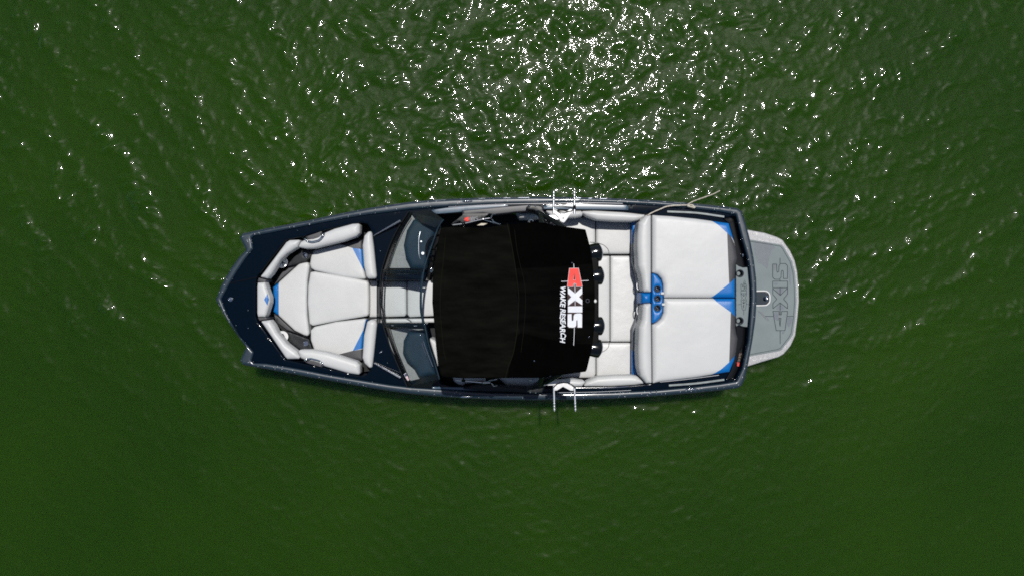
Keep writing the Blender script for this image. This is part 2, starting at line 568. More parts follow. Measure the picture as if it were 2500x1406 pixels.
    mr = nt.nodes.new('ShaderNodeMapRange'); mr.interpolation_type = 'SMOOTHSTEP'
    mr.inputs[1].default_value = -2.3; mr.inputs[2].default_value = 0.2; mr.inputs[3].default_value = 0.75; mr.inputs[4].default_value = 1.0
    nt.links.new(sx.outputs[1], mr.inputs[0])
    bp = nt.nodes.new('ShaderNodeBump'); bp.inputs['Distance'].default_value = 0.0045
    nt.links.new(mr.outputs[0], bp.inputs['Strength'])
    nt.links.new(n1.outputs['Fac'], bp.inputs['Height'])
    nt.links.new(bp.outputs[0], b.inputs['Normal']); nt.links.new(bp.outputs[0], b.inputs['Coat Normal'])
    # silt and algae drift
    n2 = nt.nodes.new('ShaderNodeTexNoise'); n2.inputs['Scale'].default_value = 0.28; n2.inputs['Detail'].default_value = 5
    nt.links.new(tc.outputs['Object'], n2.inputs['Vector'])
    cr = nt.nodes.new('ShaderNodeValToRGB')
    cr.color_ramp.elements[0].position = 0.3; cr.color_ramp.elements[0].color = (0.0085, 0.0290, 0.0, 1)
    cr.color_ramp.elements[1].position = 0.72; cr.color_ramp.elements[1].color = (0.0140, 0.0405, 0.0004, 1)
    nt.links.new(n2.outputs['Fac'], cr.inputs[0]); nt.links.new(cr.outputs[0], b.inputs['Base Color'])
    me.materials.append(m)
    o = link('water', me)
    o['kind'] = 'structure'
water()

# ------------------------------------------------------------------ boat
boat = bpy.data.objects.new('motorboat', None)
sc.collection.objects.link(boat)
boat.location = P(1200, 728, 0); boat.location.z = 0
boat['label'] = 'navy and white open wake boat with black canopy floating on green lake'
boat['category'] = 'boat'

def lab(o, text):
    o['label'] = text
    return o

OUT = [(529, 731, 5), (543, 697), (566, 656), (585, 630), (603, 611, 5), (588, 581, 4), (592, 573, 5), (606, 570), (650, 560), (700, 551), (750, 541),
       (800, 530), (850, 519.5), (900, 510), (950, 502), (1000, 495), (1050, 490.5), (1100, 487.5), (1150, 485.5), (1200, 484), (1300, 482.5),
       (1400, 483), (1500, 486), (1600, 491), (1700, 499), (1760, 505), (1802, 510, 12), (1812, 517, 8), (1822, 548), (1833, 590), (1841, 632), (1847, 680), (1848.5, 727),
       (1845, 780), (1838, 830), (1829, 880), (1819, 925), (1812, 940, 8), (1802, 946, 12), (1760, 951), (1700, 957), (1600, 965.5), (1500, 971), (1400, 974),
       (1300, 975), (1200, 973), (1100, 968), (1050, 964), (1000, 959), (950, 952), (900, 944), (850, 935), (800, 926), (750, 917), (700, 907), (650, 898), (610, 891), (594, 888, 5), (588.5, 879, 5),
       (603, 847, 5), (590, 829), (565, 794), (545, 761)]
INN = [(543, 730, 3), (561, 696), (580, 664), (600, 634), (620, 608, 4), (615.5, 582, 3), (621, 577, 3), (660, 570), (700, 561.5), (750, 552), (800, 542), (850, 532.5), (900, 524.5), (950, 518.5), (1000, 512),
       (1050, 508), (1100, 505), (1180, 500.5), (1240, 498.5), (1350, 496.5), (1420, 495), (1520, 497.5), (1600, 502), (1700, 511), (1760, 518), (1797, 525, 4), (1811, 580), (1824, 625), (1830, 655),
       (1834, 700), (1834.5, 728), (1833, 755), (1827, 831), (1812, 900), (1798, 930, 4), (1760, 936), (1700, 943), (1600, 952), (1500, 957), (1400, 959), (1300, 958.5), (1200, 956.5), (1100, 951),
       (1050, 947.5), (1000, 944), (950, 938), (900, 930), (850, 921.5), (800, 913), (750, 903), (700, 894), (650, 886), (622, 885, 3), (615.5, 879, 3), (621.5, 859, 4), (604, 839), (588.5, 822), (573, 797), (557, 768)]
ZL = 0.70
out_r = rnd(OUT, 2, 4); inn_r = rnd(INN, 2, 4)

def lip_z(x, y):
    # sheer line rises a little towards the bow
    return ZL + 0.05 * np.clip((-x - 0.2) / 3.6, 0, 1) ** 1.6

lab(surf('gunwale', out_r, ZL, ZL - 0.16, M['lip'], boat, holes=[inn_r], r=0.022, w=0.028, step=0.03, zfun=lip_z),
    'slate grey metal flake gunwale band that runs round the deck')

# hull below the gunwale
def hull():
    o = resample(XY(out_r, ZL), 0.06)
    if signed_area(o) < 0: o = o[::-1]
    xs = max(p[0] for p in o); cy = sum(p[1] for p in o) / len(o)
    cy = (max(p[1] for p in o) + min(p[1] for p in o)) / 2
    lv = [(0.60, 0.9985, 0.993), (0.50, 0.996, 0.986), (0.35, 0.991, 0.976), (0.20, 0.972, 0.955), (0.10, 0.952, 0.93), (0.0, 0.93, 0.905), (-0.2, 0.9, 0.82), (-0.42, 0.84, 0.5)]
    v = []; f = []
    n = len(o)
    for z, sx, sy in lv:
        for x, y in o:
            v.append((xs - (xs - x) * sx, cy + (y - cy) * sy, z))
    for k in range(len(lv) - 1):
        for i in range(n):
            f.append(((k) * n + i, (k) * n + (i + 1) % n, (k + 1) * n + (i + 1) % n, (k + 1) * n + i)[::-1])
    f.append(tuple((len(lv) - 1) * n + i for i in range(n)))
    b = MB(); b.v = [Vector(q) for q in v]; b.f = f
    b.build('hull', M['hull'], boat, angle=60)
hull()
mb = MB()
rr = resample(XY(out_r, ZL), 0.05)
mb.tube([Vector((x, y, float(lip_z(x, y)) - 0.05)) for x, y in rr], 0.013, 8, closed=True)
mb.build('rub_rail', M['rail'], boat)

# deck with its openings
BOWHOLE = [(626, 690, 4), (629, 675, 3), (665, 628), (699, 586, 6), (745, 577), (785, 565), (815, 557), (860, 546.5), (880, 543.5, 8), (897, 547, 8), (906, 562, 6), (913, 600), (919, 681, 2),
           (919, 787, 2), (912, 860), (906, 900, 8), (892, 917, 8), (875, 916, 4), (795, 897), (739, 886), (698, 877, 6), (660, 825), (630, 783, 3), (626, 772, 4)]
COCKPIT = [(921, 684), (1040, 684, 3), (1049, 645), (1057, 605), (1070, 560), (1078, 540, 6), (1066, 524, 2), (1200, 516), (1330, 513), (1450, 514), (1540, 519), (1590, 525, 2), (1590, 936, 2),
           (1540, 941), (1450, 944), (1330, 945), (1200, 945), (1100, 943), (1074, 935, 6), (1064, 880), (1050, 835), (1040, 788, 3), (921, 788)]
RECESS = [(1766, 534), (1793, 527, 5), (1798, 531), (1808, 580), (1820, 622), (1827, 655), (1831, 700), (1831.5, 727), (1830, 755), (1824, 831), (1809, 898), (1796, 925, 4), (1770, 928, 3),
          (1784, 905), (1795, 868), (1800, 830), (1797, 800), (1797, 640), (1792, 587), (1781, 547)]
def deck_z(x, y):
    return lip_z(x, y) - 0.012
rec = rnd(RECESS, 1, 3)
surf('deck', inn_r, ZL, 0.37, M['navy'], boat, holes=[rnd(BOWHOLE, 3, 5), rnd(COCKPIT, 2, 4), rec], r=0.010, w=0.014, step=0.045, zfun=deck_z)
# transom recess tray, floors
slab('transom_tray', rec, 0.60, 0.2, M['black'], boat, 0.002)
slab('bow_floor', [(618, 735), (640, 660), (690, 590), (740, 574), (880, 552), (925, 560), (925, 902), (880, 908), (740, 888), (690, 875), (640, 800)], 0.38, 0.30, M['floor'], boat, 0.002)
slab('cockpit_floor', [(918, 640), (1040, 640), (1060, 522), (1600, 526), (1600, 930), (1060, 933), (1040, 820), (918, 820)], 0.14, 0.04, M['floor'], boat, 0.002)

# ------------------------------------------------------------------ cushions
Z_SEAT = 0.50
def cushion(name, pts, z, z0, rad=4, mat='vinyl', panels=(), extra=(), r=0.022, w=0.030, crown=0.010, holes=(), step=0.026):
    mats = [M[mat]] + [M[e] for e in extra]
    return surf(name, rnd(pts, rad, 5), z, z0, mats, boat, panels=panels, r=r, w=w, crown=crown, holes=holes, step=step, sharp=80)

# bow seats
lab(cushion('seat_cushion', [(666, 701), (681, 688), (731, 643), (741, 640), (752, 641, 5), (755, 650), (750, 685), (748.5, 729), (749.5, 770), (754.5, 813), (751, 820, 5), (742, 818), (719, 807), (681, 772), (665.5, 760)],
        Z_SEAT, .3, 2.5, panels=[([(650, 680), (680.7, 680), (680.7, 780), (650, 780)], 1)], extra=['blue']), 'white front bow seat with a bright blue strip')
slab('seat_trim', [(669, 697), (681, 686), (733, 641), (742, 636), (700, 655), (676, 676)], 0.45, .3, M['charcoal'], boat, .01)
slab('seat_trim', [(668, 764), (681, 774), (719, 809.5), (742, 820), (752, 823), (700, 805), (672, 784)], 0.45, .3, M['charcoal'], boat, .01)
cushion('seat_cushion', [(757, 664.5), (768, 663), (830, 673), (894, 685), (900, 691), (901, 730), (900, 766), (896, 771.5), (819, 784), (763, 795), (755, 790), (750.5, 740), (751.5, 700)], Z_SEAT, .3, 5)
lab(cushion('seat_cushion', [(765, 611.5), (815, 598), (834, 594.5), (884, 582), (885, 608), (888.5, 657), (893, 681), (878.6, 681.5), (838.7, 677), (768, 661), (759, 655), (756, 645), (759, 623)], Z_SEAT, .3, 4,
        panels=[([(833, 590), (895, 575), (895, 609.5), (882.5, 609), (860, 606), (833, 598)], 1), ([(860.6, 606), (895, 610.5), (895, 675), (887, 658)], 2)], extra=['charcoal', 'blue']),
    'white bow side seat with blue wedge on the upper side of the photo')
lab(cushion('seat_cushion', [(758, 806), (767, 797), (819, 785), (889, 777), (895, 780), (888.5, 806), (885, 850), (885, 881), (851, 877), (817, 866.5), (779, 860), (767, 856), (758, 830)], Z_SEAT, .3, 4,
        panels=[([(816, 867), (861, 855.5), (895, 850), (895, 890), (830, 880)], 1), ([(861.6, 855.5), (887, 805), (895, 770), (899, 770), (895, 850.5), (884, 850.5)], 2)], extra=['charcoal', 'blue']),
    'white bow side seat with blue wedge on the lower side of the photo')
# bow bolsters and backrests
Z_B = 0.75
def bolster(name, pts, z=Z_B, z0=.60, rad=4, **k):
    k.setdefault('r', .045); k.setdefault('w', .055); k.setdefault('crown', .006)
    return cushion(name, pts, z, z0, rad, step=0.02, **k)
bolster('backrest', [(628, 690), (646, 689), (650, 703), (658, 725), (658, 738), (649, 768), (645.5, 773), (629, 773.5), (626.5, 765), (626.5, 700)], rad=2,
        panels=[([(645, 731), (652.5, 717), (656, 731), (652.5, 745)], 1)], extra=['blue'], r=.03, w=.04)
bolster('backrest', [(633, 676.5), (643.5, 663), (697, 591.5), (705, 586.5), (727, 585.5), (732, 588), (725, 603.5), (699, 619.5), (683, 634), (661, 670), (651, 680.5)], rad=3)
bolster('backrest', [(732, 591), (740, 586.5), (789, 569.5), (815, 558.5), (859, 546.5), (874, 545.5), (878, 549.5), (877, 569.5), (869, 577.5), (838, 588.5), (765, 606.5), (745, 607.5), (726, 604)], rad=4)
bolster('backrest', [(888, 576), (897, 566), (904, 564.5), (907, 570), (912, 610), (918.5, 674), (916, 680), (899, 681), (893, 675), (887, 649), (883.5, 599.5)], rad=5)
bolster('backrest', [(634.5, 783.5), (657.5, 780.5), (667.5, 793.7), (676, 811.5), (699, 839.5), (723, 857.5), (731.6, 871.4), (728, 876), (700, 876.5), (695, 872.5), (659.5, 820)], rad=3)
bolster('backrest', [(725.5, 857.5), (731, 853.5), (759, 853.5), (799, 860.4), (829, 869.4), (870.6, 882.5), (878, 891.3), (878, 911), (874.5, 915), (848.7, 911), (795, 895.3), (749, 881), (733, 874.4)], rad=4)
bolster('backrest', [(895, 785), (905, 779.5), (917, 782.5), (919, 791.7), (911, 869.4), (907.5, 897.3), (900.5, 898.3), (889, 887.3), (883.5, 873.4), (887, 819.6)], rad=5)
slab('backrest_end_trim', [(628, 688), (631, 678), (651, 683), (647, 690)], .70, .42, M['charcoal'], boat, .01, 2)
slab('backrest_end_trim', [(628, 774), (647, 772), (654, 779), (633, 783)], .70, .42, M['charcoal'], boat, .01, 2)
# bow side consoles with drink holder and speaker
for flip, bright in ((False, True), (True, False)):
    if not flip:
        pan = [(698, 652), (712, 634), (732, 612), (765, 606), (760, 624), (755, 632), (745, 640), (722, 646)]
        cup = (745, 623.4); spk = (689.5, 641.5); ax = (-0.75, 0.45)
    else:
        pan = [(695, 807), (720, 815), (754, 828), (763, 856), (735, 856), (705, 835), (690, 815)]
        cup = (747, 838); spk = (691, 820); ax = (-0.75, -0.45)
    circ = [(cup[0] + 6 * math.cos(a), cup[1] + 6 * math.sin(a)) for a in np.linspace(0, 2 * math.pi, 17)[:-1]]
    con = surf('side_console', rnd(pan, 2, 3), 0.52, .3, M['tower'], boat, holes=[circ], r=.006, w=.008, step=.03)
    mb = MB(); c = P(cup[0], cup[1], .52)
    mb.tube([c + Vector((math.cos(a) * .030, math.sin(a) * .030, .002)) for a in np.linspace(0, 2 * math.pi, 25)[:-1]], .005, 8, closed=True)
    mb.lathe(c + Vector((0, 0, -.06)), (0, 0, 1), [(0, .028), (.004, .028), (.03, .020 if bright else .01)] if bright else [(0, .028), (.004, .028), (.06, .030)], 20)
    mb.build('cup_holder', M['chrome'], con)
    # speaker grille, tilted into the seat well
    mb = MB(); c = P(spk[0], spk[1], .60)
    axis = Vector((-ax[0], -ax[1], .75)).normalized()
    mb.lathe(c, axis, [(-.03, .070), (0, .070), (.008, .066), (.010, .058), (.006, .054)], 28)
    sp = mb.build('speaker', M['steel'] if not flip else M['alu'], boat)
    mb = MB()
    u = axis.orthogonal().normalized(); w_ = axis.cross(u)
    if not flip:
        for k in range(6):
            a = k * math.pi / 3
            d = u * math.cos(a) + w_ * math.sin(a)
            mb.tube([c + axis * .009 + d * .018, c + axis * .009 + d * .050], .004, 6)
        mb.lathe(c + axis * .005, axis, [(0, .014), (.012, .012), (.016, .004)], 14)
    else:
        d = (Vector((0.45, -0.9, 0)) - axis * Vector((0.45, -0.9, 0)).dot(axis)).normalized()
        mb.tube([c + axis * .010 - d * .028, c + axis * .010 + d * .028], .010, 8)
    mb.build('speaker_trim', M['black'], sp)
# chrome handles in the bow bolsters
for pts in ([(739, 579.6), (745, 584), (751, 588.6), (761, 590.6), (770, 589), (778, 586.6), (784, 581), (789, 573), (793, 566.7)],
            [(740, 883.3), (744, 879), (749, 875.8), (756, 874.4), (762, 874.8), (779, 879.4), (784, 883.3), (788, 889), (792, 896.3)]):
    zz = [.70] + [.79] * (len(pts) - 2) + [.70]
    mb = MB(); mb.tube(smooth_line([P(x, y, z) for (x, y), z in zip(pts, zz)], 4), .0095, 8)
    mb.build('grab_handle', M['chrome'], boat)
    # pocket behind the handle
slab('handle_pocket', [(745, 579), (785, 565.5), (786, 572), (778, 580), (765, 584), (752, 584)], .753, .70, M['charcoal'], boat, .002)
slab('handle_pocket', [(745, 884), (752, 879), (765, 880), (778, 884), (786, 892), (786, 896)], .753, .70, M['charcoal'], boat, .002)
mb = MB(); c = P(562, 730.6, .75)
mb.lathe(c + Vector((0, 0, -.02)), (0, 0, 1), [(0, .026), (.012, .026), (.018, .014), (.04, .013), (.048, .004)], 18)
mb.tube([c + Vector((-.03, 0, .0)), c + Vector((.04, .0, .0))], .006, 6)
mb.build('bow_light', M['chrome'], boat)
mb = MB(); mb.ribbon([P(560, 692, .7385), P(590, 685, .7385), P(628, 677, .7385)], .006, .004)
mb.build('hatch_seam', M['matte'], boat)
for a, b in (((911, 577), (977.5, 539.5)), ((912, 885), (978, 920.5))):
    # tapered brushed braces from the bow corner to the windshield
    mb = MB(); A = P(a[0], a[1], .73); B = P(b[0], b[1], .80)
    t = (B - A).normalized(); s_ = Vector((-t.y, t.x, 0)).normalized()
    v = []
    for p, w_, h in ((A, .006, .01), (B, .020, .022)):
        for q, dz in ((-s_ * w_, -.03), (s_ * w_, -.03), (s_ * w_ * .6, h), (Vector((0, 0, 0)), h * .4), (-s_ * w_ * .6, h)):
            v.append(p + q + Vector((0, 0, dz)))
    mb.v = v
    mb.f = [(i, (i + 1) % 5, 5 + (i + 1) % 5, 5 + i) for i in range(5)] + [(4, 3, 2, 1, 0), (5, 6, 7, 8, 9)]
    mb.build('deck_brace', M['steel'], boat, smooth=False)
mb = MB(); c = P(929.8, 859, .70)
mb.tube([c + Vector((-.016, -.012, 0)), c + Vector((.018, .014, 0))], .007, 8)
mb.lathe(c, (0, 0, 1), [(0, .010), (.012, .008), (.014, .003)], 12)
mb.build('deck_fitting', M['chrome'], boat)

# walkway cushions
cushion('walkway_cushion', [(901.5, 685), (930, 687), (986, 686.5), (991.5, 691), (992, 766), (987, 772), (950, 773), (901.5, 774)], .40, .2, 3, r=.02, w=.03)
cushion('walkway_cushion', [(994, 690), (999, 686), (1075, 685), (1080, 770), (1000, 774), (994.5, 768)], .40, .2, 4, r=.02, w=.03)
cushion('walkway_cushion', [(912, 778.5), (990, 777.5), (1002, 785), (1002, 787), (912, 787)], .43, .2, 1, r=.012, w=.015)
cushion('walkway_cushion', [(996, 777.5), (1075, 776.5), (1075, 786.5), (1006, 787)], .43, .2, 1, r=.012, w=.015)
# ------------------------------------------------------------------ dash, helm
lab(slab('dash', [(946, 655), (948, 630), (963, 594), (982, 555), (1002, 524), (1060, 540), (1050, 600), (1042, 655)], .735, .6, M['dash'], boat, .004), 'grey dash mat under the upper windshield pane')
surf('dash_hood', rnd([(1009, 535), (992, 563), (984, 599), (989, 629), (1003, 657), (1040, 658), (1045, 630), (1054, 595), (1064, 565), (1072, 548)], 5), .86, .6, M['dashblue'], boat, r=.05, w=.06, crown=.01)
lab(slab('dash', [(942, 802), (953, 845), (975, 890), (998, 930), (1062, 915), (1050, 870), (1041, 830), (1035, 803)], .735, .6, M['dash'], boat, .004), 'grey dash mat under the lower windshield pane')
surf('dash_hood', rnd([(995, 810), (984, 832), (982, 863), (992, 884), (1010, 900), (1022, 922), (1064, 915), (1056, 885), (1044, 840), (1038, 804)], 5), .86, .6, M['dashblue'], boat, r=.05, w=.06, crown=.01)
mb = MB()
mb.tube(smooth_line([P(1026, 566, .875), P(1023, 580, .88), P(1022, 600, .88), P(1023, 622, .88), P(1026, 633, .875)], 5), .0035, 6)  # thin steel arc added to stand in for the hood's edge highlight
mb.build('hood_highlight', M['steel'], boat)
for x, y, r_ in ((1032, 619, .024), (1028, 590, .014)):
    mb = MB(); c = P(x, y, .875)
    mb.lathe(c, (0.2, 0, 1), [(-.01, r_), (.008, r_), (.012, r_ * .8), (.008, r_ * .7)], 18)
    mb.build('gauge', M['steel'], boat)
mb = MB(); c = P(1072, 610, .90); ax = Vector((.55, 0, .84)).normalized()
u = Vector((0, 1, 0)); w_ = ax.cross(u)
mb.tube([c + (u * math.cos(a) + w_ * math.sin(a)) * .17 for a in np.linspace(0, 2 * math.pi, 37)[:-1]], .014, 8, closed=True)
for a in (R(90), R(210), R(330)):
    mb.tube([c - ax * .03, c + (u * math.cos(a) + w_ * math.sin(a)) * .17], .009, 6)
mb.lathe(c - ax * .05, ax, [(0, .03), (.03, .04), (.04, .02)], 16)
mb.build('steering_wheel', M['matte'], boat)
mb = MB(); c = P(1053, 659, .80)
mb.lathe(c, (0, 1, .2), [(-.03, .012), (-.01, .02), (.02, .02), (.03, .012)], 14); mb.build('throttle', M['chrome'], boat)
mb = MB(); c = P(1026.5, 817.5, .87); mb.lathe(c, (0, 0, 1), [(-.01, .016), (.01, .015), (.016, .006)], 14); mb.build('dash_knob', M['chrome'], boat)
mb = MB(); mb.tube(smooth_line([P(1034, 832, .90), P(1040, 850, .90), P(1048, 872, .90), P(1057, 894, .90)], 4), .007, 6)
mb.tube(smooth_line([P(1030, 835, .90), P(1034, 850, .90), P(1041, 868, .90)], 4), .004, 6)
mb.build('dash_grip', M['chrome'], boat)
cushion('seat_cushion', [(1046, 824), (1060, 829), (1100, 860), (1110, 900), (1067, 893), (1056, 865)], .62, .3, 2)

# ------------------------------------------------------------------ windshield
BC = [(999.5, 518), (975.6, 555.6), (955.7, 595.5), (940.5, 639), (934, 664), (931, 694), (930, 735), (932.8, 764), (938, 793), (955.7, 847.5), (975.6, 895.3), (996.5, 943)]
TC = [(1083, 536.7), (1071, 553.6), (1055.5, 595.5), (1039.8, 641), (1034, 665), (1030, 697), (1028.4, 737), (1030, 765), (1037.4, 795), (1047.3, 843.5), (1059.3, 879.4), (1073, 925)]
ZB, ZT = .73, 1.10
n_ = 8
bot = smooth_line([P(x, y, ZB) for x, y in BC], n_)
top = smooth_line([P(x, y, ZT) for x, y in TC], n_)
ws = bpy.data.objects.new('windshield', None)
def loft(i0, i1, t0, t1, name, mat, parent, th=.004, bulge=.03):
    v = []; f = []
    K = 5
    nn = i1 - i0 + 1
    for k in range(K + 1):
        t = t0 + (t1 - t0) * k / K
        for i in range(i0, i1 + 1):
            p = bot[i].lerp(top[i], t)
            nrm = Vector((-0.7, 0, 0.7))
            v.append(p + nrm * (bulge * 4 * t * (1 - t)))
    for k in range(K):
        for i in range(nn - 1):
            f.append((k * nn + i, k * nn + i + 1, (k + 1) * nn + i + 1, (k + 1) * nn + i))
    nv = len(v)
    # thickness: back face and rim
    v += [p - Vector((-.6, 0, .8)) * th for p in v]
    f2 = [tuple(q + nv for q in t[::-1]) for t in f]
    rim = []
    def idx(k, i): return k * nn + i
    loop = [idx(0, i) for i in range(nn)] + [idx(k, nn - 1) for k in range(1, K + 1)] + [idx(K, i) for i in range(nn - 2, -1, -1)] + [idx(k, 0) for k in range(K - 1, 0, -1)]
    for a, b in zip(loop, loop[1:] + loop[:1]):
        rim.append((b, a, a + nv, b + nv))
    mb = MB(); mb.v = v; mb.f = f + f2 + rim
    return mb.build(name, mat, parent)
NB = len(bot) - 1
iA, iB = 4 * n_, 8 * n_
frame = MB()
def path(t, i0, i1, off=0):
    out = []
    for i in range(i0, i1 + 1):
        p = bot[i].lerp(top[i], t) + Vector((-0.7, 0, 0.7)) * (.03 * 4 * t * (1 - t))
        out.append(p)
    return out
wsf = loft(0, iA, 0, .10, 'windshield_frame', M['black'], boat, .018)
lab(wsf, 'black windshield frame strip beside the helm')
loft(iB, NB, 0, .10, 'windshield_frame', M['black'], boat, .018)
mb = MB(); mb.tube(path(1.0, 0, NB), .009, 8); mb.tube(path(.985, iA, iB), .011, 8)
trail = mb.build('windshield_rail', M['dashblue'], boat)
mb = MB(); mb.tube([p + Vector((-.012, 0, .004)) for p in path(0, 0, NB)], .008, 8)
mb.tube([p + Vector((.006, 0, .010)) for p in path(0.02, iA, iB)], .011, 8)
mb.build('windshield_base_trim', M['tower'], boat)
for a_, b_ in ((2, iA), (iB, NB - 2)):
    mb = MB(); mb.tube(path(.16, a_, b_), .005, 6); mb.build('windshield_seal', M['matte'], boat)
for i, dy in ((iA, -1), (iB, 1)):
    mb = MB()
    for k, (oy, w_) in enumerate(((-.020, .007), (0, .009), (.022, .007))):
        pts = []
        for t in np.linspace(0, 1, 9):
            p = bot[i].lerp(top[i], t) + Vector((-0.7, 0, 0.7)) * (.03 * 4 * t * (1 - t)) + Vector((0, oy, 0))
            pts.append(p)
        mb.tube(pts, w_, 6)
    fr = mb.build('windshield_upright', M['black'], boat)
    v = [];
    mb = MB(); pts = [bot[i].lerp(top[i], t) + Vector((-0.7, 0, 0.7)) * (.03 * 4 * t * (1 - t)) for t in np.linspace(0, 1, 9)]
    mb.ribbon([p + Vector((0, 0, -.006)) for p in pts], .055, .006)
    mb.build('upright_panel', M['dashblue'], fr)
    if dy == 1:
        for t in (.2, .75):
            mb = MB()
            p = bot[i].lerp(top[i], t) + Vector((0, 0, .045)); mb.tube([p, p + Vector((.04, 0, .01))], .006, 8)
            mb.build('hinge', M['chrome'], fr)
g = loft(0, iA, .10, 1, 'windshield_pane', M['glass'], boat); lab(g, 'tinted windshield pane over the helm dash')
g = loft(iA, iB, 0, 1, 'windshield_pane', M['glass'], boat); lab(g, 'middle windshield pane over the walkway')
g = loft(iB, NB, .10, 1, 'windshield_pane', M['glass'], boat); lab(g, 'windshield pane on the lower side of the photo, with a flag sticker')
# side wings of the windshield
for q, qq in (([(999.5, 518, .73), (1052, 513.5, .73), (1061, 524, .78), (1083, 536.7, 1.10)], [(1062, 556, 1.02), (1030, 545, .93)]),
              ([(996.5, 943, .73), (1052, 946, .73), (1056, 938, .78), (1073, 925, 1.10)], [(1066, 912, 1.0), (1035, 921, .9)])):
    mb = MB(); pts = [P(*a) for a in q + qq]
    c = sum(pts, Vector()) / len(pts)
    n = len(pts)
    mb.v = pts + [p + Vector((0, 0, -.008)) for p in pts]
    mb.f = [tuple(range(n)), tuple(range(2 * n - 1, n - 1, -1))] + [(i, (i + 1) % n, n + (i + 1) % n, n + i) for i in range(n)]
    mb.build('windshield_side_wing', M['tower'], boat, smooth=False)
# flag sticker on the pane
def pane_pt(px, py, i, off=.004):
    t = 0.14
    return bot[i].lerp(top[i], t)
def quad(name, pts, z, mat, parent, th=.0015):
    return slab(name, pts, z, z - th, mat, parent, .0004)
ang = math.atan2(92, 66)
def rot_rect(cx, cy, L, W, a, z):
    ca, sa = math.cos(a), math.sin(a)
    return [(cx + ca * dx - sa * dy, cy + sa * dx + ca * dy) for dx, dy in ((-L / 2, -W / 2), (L / 2, -W / 2), (L / 2, W / 2), (-L / 2, W / 2))]
st = quad('flag_sticker', rot_rect(993.5, 919, 19, 7, R(58), .80), .80, M['white'], boat)
for k in range(3):
    off = (-1.9 + k * 1.9)
    c = (993.5 + 4 * math.cos(R(58)) - off * math.sin(R(58)), 919 + 4 * math.sin(R(58)) + off * math.cos(R(58)))
    quad('stripe', rot_rect(c[0], c[1], 10, .9, R(58), .802), .802, M['pink'], st)
quad('canton', rot_rect(993.5 - 5 * math.cos(R(58)), 919 - 5 * math.sin(R(58)), 7, 6, R(58), .802), .802, M['ink'], st)

# ------------------------------------------------------------------ gunwale details
slab('side_panel', [(1052.5, 513.5), (1090, 508), (1160, 503), (1240, 500), (1240, 506), (1128, 516), (1128, 518), (1066, 523), (1058, 519)], .712, .68, M['slate'], boat, .004)
slab('side_panel', [(1330, 502), (1420, 499.5), (1530, 501.5, 2), (1534, 504, 2), (1534, 513.5, 1), (1450, 512), (1324, 511)], .712, .68, M['slate'], boat, .004)
slab('side_panel', [(1054, 943.5), (1128, 945), (1200, 951), (1200, 954), (1120, 951), (1056, 948)], .70, .66, M['slate'], boat, .004)
mb = MB(); mb.tube(smooth_line([P(x, y, .70) for x, y in ((1095, 506.2), (1180, 501.6), (1240, 499), (1350, 497.2), (1420, 495.5), (1520, 497.5))], 6), .006, 6)
mb.build('trim_strip', M['chrome'], boat)
mb = MB(); mb.tube(smooth_line([P(x, y, .702) for x, y in ((1360, 957.5), (1450, 956), (1540, 952))], 6), .004, 6)
mb.build('trim_strip', M['steel'], boat)
for pts in ([(1629, 517), (1700, 520.5), (1768, 529.8)], [(1633, 940), (1700, 934.8), (1768, 926)]):
    mb = MB(); mb.ribbon(smooth_line([P(x, y, .700) for x, y in pts], 6), .022, .008); mb.build('deck_strip', M['stripe'], boat)
mb = MB(); mb.ribbon(smooth_line([P(x, y, .735) for x, y in ((1611, 931.7), (1680, 924.5), (1755, 914.8))], 5), .006, .004); mb.build('trim_strip', M['steel'], boat)
mb = MB(); mb.ribbon(smooth_line([P(x, y, .700) for x, y in ((1460, 946.5), (1500, 945), (1535, 942.5))], 5), .008, .004); mb.build('trim_strip', M['chrome'], boat)
# pop-up cleats
for x, y, L in ((1138, 967.5, 30), (1674, 949.5, 0), (1688, 949.5, 30), (1141, 492, 26)):
    if L == 0: continue
    c = P(x, y, .705 if y > 700 else .70); l2 = L * S(.7) / 2
    mb = MB()
    pr = []
    for k in range(9):
        t = -1 + k / 4
        pr.append((t * l2, .016 * math.sqrt(max(0.02, 1 - t * t)) ))
    tilt = 0.03
    mb.lathe(c, (1, .05 if y > 700 else .02, 0), pr, 12)
    cl = mb.build('cleat', M['chrome'], boat)
    for dx in (-.02, .02):
        mb = MB(); mb.lathe(c + Vector((dx, 0, .008)), (0, 0, 1), [(0, .010), (.012, .010), (.016, .004)], 10)
        mb.build('cleat_post', M['chrome'], cl)
mb = MB(); c = P(1595.5, 958, .705)
mb.tube([c + Vector((-.03, 0, .008)), c + Vector((.03, 0, .008))], .005, 6)
mb.box(c + Vector((-.034, 0, .004)), .012, .026, .014); mb.box(c + Vector((.034, 0, .004)), .012, .026, .014)
mb.build('cleat', M['chrome'], boat)

# ------------------------------------------------------------------ cockpit seats
Z_SEAT = 0.37
cushion('seat_cushion', [(1338, 529), (1453.3, 529), (1453.3, 640), (1380, 640), (1338, 600)], Z_SEAT, .15, 3)
cushion('seat_cushion', [(1455.5, 529), (1542, 529), (1542, 620.5), (1455.5, 620.5)], Z_SEAT, .15, 4)
cushion('seat_cushion', [(1430, 625), (1488.7, 625), (1488.7, 833), (1430, 833)], Z_SEAT, .15, 3, r=.02, w=.03)
lab(cushion('seat_cushion', [(1490.7, 625), (1543, 625), (1546, 655), (1553, 675), (1556, 700), (1556, 755), (1550, 785), (1545, 805), (1543, 833.5), (1490.7, 833.5)], Z_SEAT, .15, 3, mat='vinyl_crease'),
    'wrinkled white rear bench seat in front of the rear backrest')
cushion('seat_cushion', [(1456.5, 836.5), (1542.5, 836.5), (1542.5, 922), (1456.5, 922)], Z_SEAT, .15, 4, mat='vinyl_crease')
